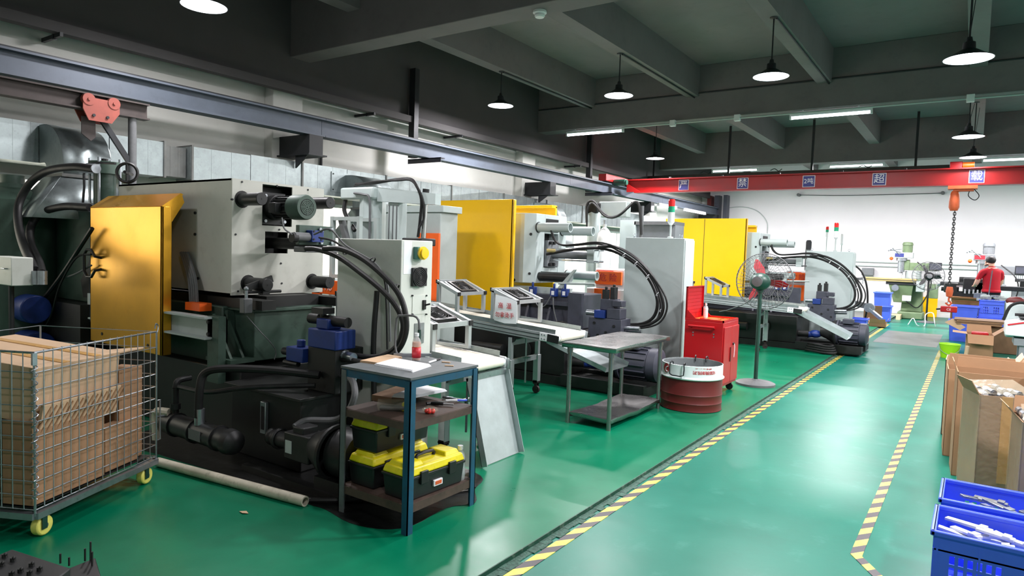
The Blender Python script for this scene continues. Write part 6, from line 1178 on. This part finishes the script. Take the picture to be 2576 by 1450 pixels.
# ================================================================ tool shop at the far wall
def mill(loc, m, label, s=1.0, gold=True, logo='sign_blue'):
    x, y, z = loc; t = thing('milling_machine', label, 'machine', loc, group='milling machines at the far wall')
    def bx(x0, x1, ya, yb, z0, z1, nm, mm=m, par=None, bev=.01): return B().box(x+x0*s, x+x1*s, y+ya*s, y+yb*s, z+z0*s, z+z1*s).out(nm, mm, par or t, bev=bev*s)
    bx(-.3, .32, -.45, .35, 0, .2, 'base', bev=.03)
    B().hexa([(x+a*s*k, y+b*s, z+h*s) for h, k in ((.2, 1), (1.12, .82)) for a, b in ((-.24, -.2), (.28, -.2), (.28, .32), (-.24, .32))]).out('column', m, t, bev=.02)
    B().cyl((x+.0, y-.0, z+1.12*s), (x, y, z+1.34*s), .2*s, n=24).out('turret', 'pale_grey2', t)
    bx(-.15, .62, -.14, .14, 1.36, 1.58, 'ram'); bx(-.32, -.1, -.16, .1, 1.36, 1.66, 'head_carrier')
    B().cyl((x-.3*s, y-.12*s, z+1.62*s), (x-.3*s, y-.12*s, z+1.72*s), .14*s, n=20).cyl((x-.3*s, y-.12*s, z+1.3*s), (x-.3*s, y-.12*s, z+1.62*s), .09*s, n=18).cyl((x-.3*s, y-.12*s, z+1.22*s), (x-.3*s, y-.12*s, z+1.3*s), .05*s, n=14).out('spindle_head', 'zinc', t)
    bx(-.48, -.02, -.26, .1, 1.7, 1.86, 'belt_housing', 'pale_grey2' if gold else 'zinc'); bx(-.46, -.24, -.265, -.26, 1.73, 1.83, 'badge', logo, bev=0)
    mo = B().lathe([(0, 0), (.12*s, 0), (.12*s, .2*s), (.135*s, .2*s), (.135*s, .25*s), (.11*s, .29*s), (0, .3*s)], (x-.17*s, y-.1*s, z+1.86*s), n=22).out('motor', m, t)
    for i in range(10): a = 2*PI*i/10; B().box(x-.17*s+.12*s*math.cos(a)-.006, x-.17*s+.12*s*math.cos(a)+.006, y-.1*s+.12*s*math.sin(a)-.006, y-.1*s+.12*s*math.sin(a)+.006, z+1.88*s, z+2.05*s).out('motor_fin', m, mo)
    B().sph((x-.55*s, y-.2*s, z+1.68*s), .05*s, n=10).out('red_knob', 'orange', t)
    for k in range(3): B().cyl((x-.3*s, y-.25*s, z+(1.95-.1*k)*s), (x-(.62-.05*k)*s, y-.3*s, z+(1.9+.03*k)*s), .01*s, n=6).sph((x-(.62-.05*k)*s, y-.3*s, z+(1.9+.03*k)*s), .022*s, n=8).out('lever', 'zinc', t)
    B().hexa([(x+a*s, y+b*s, z+h*s) for h, (xa, xb, ya, yb) in ((.45, (-.42, 0, -.34, -.2)), (.95, (-.55, .05, -.5, -.2))) for a, b in ((xa, ya), (xb, ya), (xb, yb), (xa, yb))]).out('knee', m, t, bev=.01)
    bx(-.62, .1, -.52, -.12, .95, 1.03, 'saddle', 'steel_dark'); bx(-1.15, .12, -.56, -.2, 1.03, 1.13, 'work_table', 'gold_bar' if gold else 'steel_dark'); bx(-1.15, .12, -.565, -.56, 1.07, 1.085, 'table_slot', 'steel_dark', bev=0)
    bx(-.75, -.25, -.48, -.28, 1.13, 1.27, 'vise', 'plastic_white' if gold else 'iron_dark'); bx(.12, .32, -.58, -.3, .78, 1.08, 'feed_motor', 'pale_grey2')
    B().cyl((x-1.2*s, y-.38*s, z+1.05*s), (x-1.15*s, y-.38*s, z+1.05*s), .03*s, n=10).cyl((x-1.22*s, y-.38*s, z+.92*s), (x-1.22*s, y-.38*s, z+1.06*s), .012*s, n=6).out('table_crank', 'zinc', t)
    B().cyl((x-.38*s, y-.55*s, z+.86*s), (x-.38*s, y-.5*s, z+.86*s), .09*s, n=18).out('hand_wheel', 'zinc', t); bx(-.2, .02, -.5, -.46, .5, .66, 'switch_plate', 'plastic_white')
    d = bx(.38, .68, -.3, -.24, 1.38, 1.6, 'readout', 'steel_dark'); bx(.4, .66, -.302, -.3, 1.41, 1.57, 'readout_screen', 'slate', d, 0); bx(.4, .66, -.3, -.1, 1.2, 1.28, 'tool_tray', 'steel_dark')
    for i in range(6): B().cyl((x+(.42+.04*i)*s, y-.26*s, z+1.28*s), (x+(.42+.04*i)*s, y-.26*s, z+1.36*s), .012*s, n=6).out('cutter', 'zinc', t)
    B().tube([(x+.1*s, y-.3*s, z+1.6*s), (x+.4*s, y-.5*s, z+1.3*s), (x+.45*s, y-.5*s, z+.9*s), (x+.2*s, y-.5*s, z+.35*s), (x-.1*s, y-.5*s, z+.5*s)], .015*s, 6).out('cable', 'rubber', t); bx(.36, .62, -.1, .25, .6, 1.0, 'electric_box')
    return t
mill((-1.42, 21.9, ZA), 'mill_green', 'green turret milling machine with white vise near the far wall', .99)
mill((.42, 20.6, ZA), 'mill_grey', 'grey turret milling machine behind the person in red', .98, False, 'label_red')
mill((1.55, 18.6, ZA), 'machine_green', 'dark green milling machine cut by the right edge', .98, False, 'steel_dark')
pedestal_fan((-.98, 20.6, ZA), 1.2, .37, math.radians(-10), 'black pedestal fan between the two milling machines', 'plastic_black', 'plastic_black', .22, wires=24, wr=.0035)
tag(B().box(W(2316, 770, y=23).x, W(2358, 770, y=23).x, 22.95, 23.1, ZA, W(2340, 748, y=23).z).out('yellow_board', 'yellow_paint', bev=.01), 'yellow board leaning on the far wall behind the black fan', 'board')
t = thing('pallet', 'small pale wooden pallet beside the green milling machine', 'pallet', (-1.95, 21.2, ZA))
for y in (21.0, 21.2, 21.4): B().box(-2.25, -1.6, y-.04, y+.04, ZA+.11, ZA+.13).out('deck_board', 'wood_pale', t)
for x in (-2.2, -1.93, -1.65): B().box(x-.05, x+.05, 20.95, 21.45, ZA, ZA+.11).out('bearer', 'wood_pale', t)
# lathe-like bench in front of the grey mill
yl = 18.9; t = thing('bench_lathe', 'dark bench lathe left of the person on the wooden cabinet', 'machine', (-.3, yl, .8))
a = pxb(2375, 742, 2480, 706, yl); zz = W(2400, 748, y=yl).z
B().box(a[0]+.1, a[1], yl, yl+.35, zz+.02, zz+.14).out('bed', 'machine_dark', t, bev=.01); B().box(a[0], a[0]+.3, yl, yl+.35, zz+.1, zz+.34).out('headstock', 'machine_dark', t, bev=.03); B().box(a[0]+.3, a[1], yl+.05, yl+.3, zz+.38, zz+.44).out('upper_slide', 'machine_dark', t)
B().box(a[0]+.25, a[1]-.2, yl-.02, yl+.2, zz+.24, zz+.28).out('bright_way', 'chrome', t); B().box(a[1]-.45, a[1], yl-.05, yl+.3, zz+.14, zz+.46).out('carriage', 'iron_dark', t, bev=.02); B().box(a[0]+.62, a[0]+.76, yl-.05, yl+.1, zz+.16, zz+.36).out('white_box', 'plastic_white', t)
for i in range(5): B().cyl((a[1]-.4+.08*i, yl-.08, zz+.1), (a[1]-.4+.08*i, yl-.06, zz+.2), .02, n=8).out('hand_knob', 'zinc', t)
B().cyl((a[0]-.05, yl+.1, zz+.18), (a[0]+.02, yl+.1, zz+.18), .05, n=14).out('crank', 'iron_dark', t)
t = thing('wooden_cabinet', 'brown wooden workbench cabinet with drawers under the lathe', 'cabinet', (-.2, yl+.1, ZA)); b_ = pxb(2393, 792, 2475, 750, yl)
B().box(b_[0], b_[1], yl+.02, yl+.5, ZA, zz-.03).out('carcass', 'wood', t, bev=.01); B().box(b_[0]-.05, b_[1]+.05, yl-.05, yl+.55, zz-.03, zz+.02).out('bench_top', 'wood', t, bev=.006)
for i in range(3):
    z = zz-.1-.2*i; d = B().box(b_[0]+.06, b_[1]-.06, yl, yl+.03, z-.15, z).out('drawer', 'wood', t, bev=.006); B().box((b_[0]+b_[1])/2-.06, (b_[0]+b_[1])/2+.06, yl-.02, yl, z-.09, z-.06).out('drawer_pull', 'steel_dark', d)
p = W(2492, 700, y=17.2); tag(B().bar((p.x-.03, 17.2, .62), (p.x+.02, 17.2, 1.42), .05, .02).box(p.x-.2, p.x+.1, 17.1, 17.3, ZA, .62).out('upright_bar', 'hose_grey'), 'grey upright steel bar standing behind the person in red', 'steel bar')
# ---------------------------------------------------------------- person
def person(loc, face):
    t = thing('person', 'person in a red polo shirt and dark trousers working at the grey milling machine', 'person', loc, face)
    # local frame: faces +y, x to the right
    J = dict(pel=(0, 0, .96, .135), wai=(0, .0, 1.1, .13), che=(0, .02, 1.28, .15), sho=(0, .03, 1.42, .11), nec=(0, .06, 1.5, .055), hd0=(-.01, .09, 1.58, .085), hd1=(-.015, .105, 1.66, .088),
             hiR=(.09, 0, .9, .1), knR=(.11, .03, .5, .068), anR=(.12, -.02, .09, .045), toR=(.13, .13, .04, .035), hiL=(-.09, 0, .9, .1), knL=(-.11, .04, .5, .068), anL=(-.12, 0, .09, .045), toL=(-.14, .15, .04, .035),
             shR=(.19, .03, 1.41, .068), elR=(.23, .12, 1.14, .048), wrR=(.12, .32, 1.12, .034), paR=(.08, .38, 1.12, .033), shL=(-.19, .03, 1.41, .068), elL=(-.25, .12, 1.14, .048), wrL=(-.17, .34, 1.1, .034), paL=(-.13, .4, 1.1, .033))
    E = ['pel-wai', 'wai-che', 'che-sho', 'sho-nec', 'nec-hd0', 'hd0-hd1', 'pel-hiR', 'hiR-knR', 'knR-anR', 'anR-toR', 'pel-hiL', 'hiL-knL', 'knL-anL', 'anL-toL', 'sho-shR', 'shR-elR', 'elR-wrR', 'wrR-paR', 'sho-shL', 'shL-elL', 'elL-wrL', 'wrL-paL']
    for s, k in ((1, 'R'), (-1, 'L')):
        px_, py_, pz_, _ = J['pa'+k]
        for f in range(4): n = 'f%d%s' % (f, k); J[n+'a'] = (px_+(f-1.5)*.019, py_+.04, pz_-.01, .0095); J[n+'b'] = (px_+(f-1.5)*.02, py_+.075-(.008 if f in (0, 3) else 0), pz_-.035, .008); E += ['pa%s-%sa' % (k, n), '%sa-%sb' % (n, n)]
        J['th'+k] = (px_-s*.035, py_+.015, pz_-.015, .011); J['tt'+k] = (px_-s*.05, py_+.045, pz_-.03, .009); E += ['pa%s-th%s' % (k, k), 'th%s-tt%s' % (k, k)]
    names = list(J); me = bpy.data.meshes.new('body'); me.from_pydata([J[n][:3] for n in names], [tuple(names.index(q) for q in e.split('-')) for e in E], []); me.update()
    o = bpy.data.objects.new('body', me); COL.objects.link(o); sk = o.modifiers.new('Skin', 'SKIN'); sk.use_smooth_shade = True
    lay = me.skin_vertices[0].data if me.skin_vertices else None
    if lay is None:
        bm = bmesh.new(); bm.from_mesh(me); bm.verts.layers.skin.verify(); bm.to_mesh(me); bm.free(); lay = me.skin_vertices[0].data
    for i, n in enumerate(names):
        r = J[n][3]; lay[i].radius = (r*(1.28 if n in ('pel', 'wai', 'che', 'sho') else 1), r*(.85 if n in ('pel', 'wai', 'che', 'sho') else 1)); lay[i].use_root = n == 'pel'
    sub = o.modifiers.new('Sub', 'SUBSURF'); sub.levels = sub.render_levels = 2
    dg = bpy.context.evaluated_depsgraph_get(); m2 = bpy.data.meshes.new_from_object(o.evaluated_get(dg)); bpy.data.objects.remove(o)
    m2.materials.clear()
    for m in ('skin', 'trousers', 'shirt_red', 'plastic_black'): m2.materials.append(M(m))
    for p in m2.polygons:
        c = p.center; p.use_smooth = True
        if c.z < .075: k = 3
        elif c.z < .985 and abs(c.x) < .2 and c.y < .2: k = 1
        elif c.z > 1.49: k = 0
        elif abs(c.x) > .2 and (c.z < 1.24 or c.y > .16): k = 0
        elif c.y > .2: k = 0
        else: k = 2
        p.material_index = k
    bd = bpy.data.objects.new('body', m2); COL.objects.link(bd); bd.parent = t
    h = V((-.013, .1, 1.635))
    B().sph(h+V((0, -.03, .03)), .1, (.93, 1.0, .9), 20).out('hair', 'hair', t, local=True)
    B().lathe([(.066, 0), (.078, .02), (.07, .045)], (0, .05, 1.47), (0, .25, 1), n=20).out('collar', 'shirt_red', t, local=True, thick=.006)
    B().lathe([(.165, 0), (.172, -.03), (.17, -.06)], (0, 0, 1.03), n=24).out('shirt_hem', 'shirt_red', t, local=True, thick=.006)
    f = h+V((0, .088, -.01))
    for s in (-1, 1): B().sph(f+V((s*.03, -.008, .006)), .009, n=8).out('eye', 'ink_black', t, local=True); B().sph(h+V((s*.088, 0, -.02)), .022, (.4, .8, 1.2), 10).out('ear', 'skin', t, local=True)
    B().hexa([f+V(q) for q in ((-.012, 0, -.03), (.012, 0, -.03), (.01, .02, -.028), (-.01, .02, -.028), (-.006, -.004, .01), (.006, -.004, .01), (.004, .004, .01), (-.004, .004, .01))]).out('nose', 'skin', t, bev=.004, local=True); B().box(f.x-.02, f.x+.02, f.y-.01, f.y+.002, f.z-.05, f.z-.044).out('mouth', 'label_red', t, local=True)
    return t
person((.31, 17.75, ZA), .45)
# ================================================================ things between the farthest cabinet and the far wall
x0, x1, z0_, z1_ = pxb(2186, 815, 2226, 778, 17.8); carton(((x0+x1)/2, 18.1, 0), x1-x0, .5, z1_, .05, 'open brown carton with torn rim behind the farthest cabinet', flaps=(.2, .4, None, .3))
x0, x1, z0_, z1_ = pxb(2158, 815, 2184, 765, 18.4); carton(((x0+x1)/2, 18.7, 0), .55, .5, z1_, .0, 'taller brown carton half hidden by the farthest cabinet', m='cardboard_dark', flaps=(None, .1, .05, None))
carton((-2.05, 19.0, 0), .4, .4, .42, .1, 'plain closed brown carton in front of the pallet', m='cardboard_dark', flaps=(None,)*4)
a = pxb(2200, 780, 2240, 757, 19.6); bin_(a[0], a[1], 19.6, .45, .4, 'lower blue bin standing behind the torn carton', 0); bin_(a[0]-.02, a[1]-.02, 19.6, .45, .35, 'upper blue bin stacked behind the torn carton', .4)
a = pxb(2137, 862, 2152, 838, 13.9); bin_(-1.84, -1.62, 13.9, .3, .24, 'lower small blue bin beside the farthest cabinet', ZA); bin_(-1.85, -1.6, 13.9, .32, .24, 'upper small blue bin beside the farthest cabinet', ZA+.24)
t = thing('red_jerrycan', 'small red can behind the blue bins beside the farthest cabinet', 'can', (-1.63, 14.6, ZA)); B().lathe([(0, 0), (.08, 0), (.085, .02), (.085, .16), (.06, .2), (.03, .21), (.03, .23), (0, .23)], (-1.7, 14.6, ZA), n=20).out('can', 'red_paint', t); B().tube([(-1.75, 14.6, .17), (-1.75, 14.6, .24), (-1.65, 14.6, .24), (-1.65, 14.6, .17)], .008, 6, sm=1).out('grip', 'red_dark', t)
t = thing('grey_machine_stand', 'grey stand with chute arm and drooping cable behind the farthest cabinet', 'machine', (-2.1, 14.7, 0)); B().box(-2.4, -1.95, 14.6, 15.1, 0, 1.15).out('body', 'mill_grey', t, bev=.01); B().box(-2.42, -1.85, 14.55, 15.15, 1.15, 1.2).out('top', 'hose_grey', t); B().box(-1.98, -1.94, 14.58, 14.64, 0, 1.15).out('post', 'blue_valve', t)
B().tube([(-1.95, 14.6, 1.45), (-1.8, 14.6, 1.3), (-1.7, 14.6, 1.0), (-1.68, 14.6, .6), (-1.75, 14.6, .1)], .018, 7).out('cable', 'rubber', t); B().bar((-2.0, 14.5, .72), (-1.62, 14.45, .66), .12, .1).out('chute_arm', 'hose_grey', t); B().cyl((-1.62, 14.38, .64), (-1.62, 14.52, .64), .09, n=16).out('pivot', 'zinc', t); B().bar((-1.62, 14.4, .62), (-1.4, 14.35, .45), .1, .05).out('lower_chute', 'zinc', t)
t = thing('hose_coil', 'coil of black hoses on the floor at the end of the farthest machine', 'hose', (-1.95, 11.95, 0))
for i in range(4): r = .17-.015*i; B().tube([(-2.0+(r+.06)*math.cos(a_), 11.85+r*.7*math.sin(a_), .03+.035*i+.01*math.sin(2*a_)) for a_ in [2*PI*k/14 for k in range(14)]], .02, 7, sm=2, closed=True).out('hose_loop', 'rubber', t)
B().tube([(-1.85, 11.95, .35), (-1.83, 12.0, .2), (-1.86, 12.1, .08), (-1.95, 12.0, .04)], .022, 7).out('hose_tail', 'rubber', t)
t = thing('white_cable', 'thin white cable looping over the floor before the far wall', 'cable', (-.7, 19.6, ZA)); B().tube([(-1.3, 19.4, ZA+.01), (-1.2, 19.4, .15), (-1.1, 19.4, ZA+.01), (-.95, 19.5, ZA+.01), (-.95, 19.6, .25), (-.8, 19.6, .3), (-.75, 19.5, .1), (-.72, 19.5, ZA+.01)], .012, 6).out('cable', 'plastic_white', t)
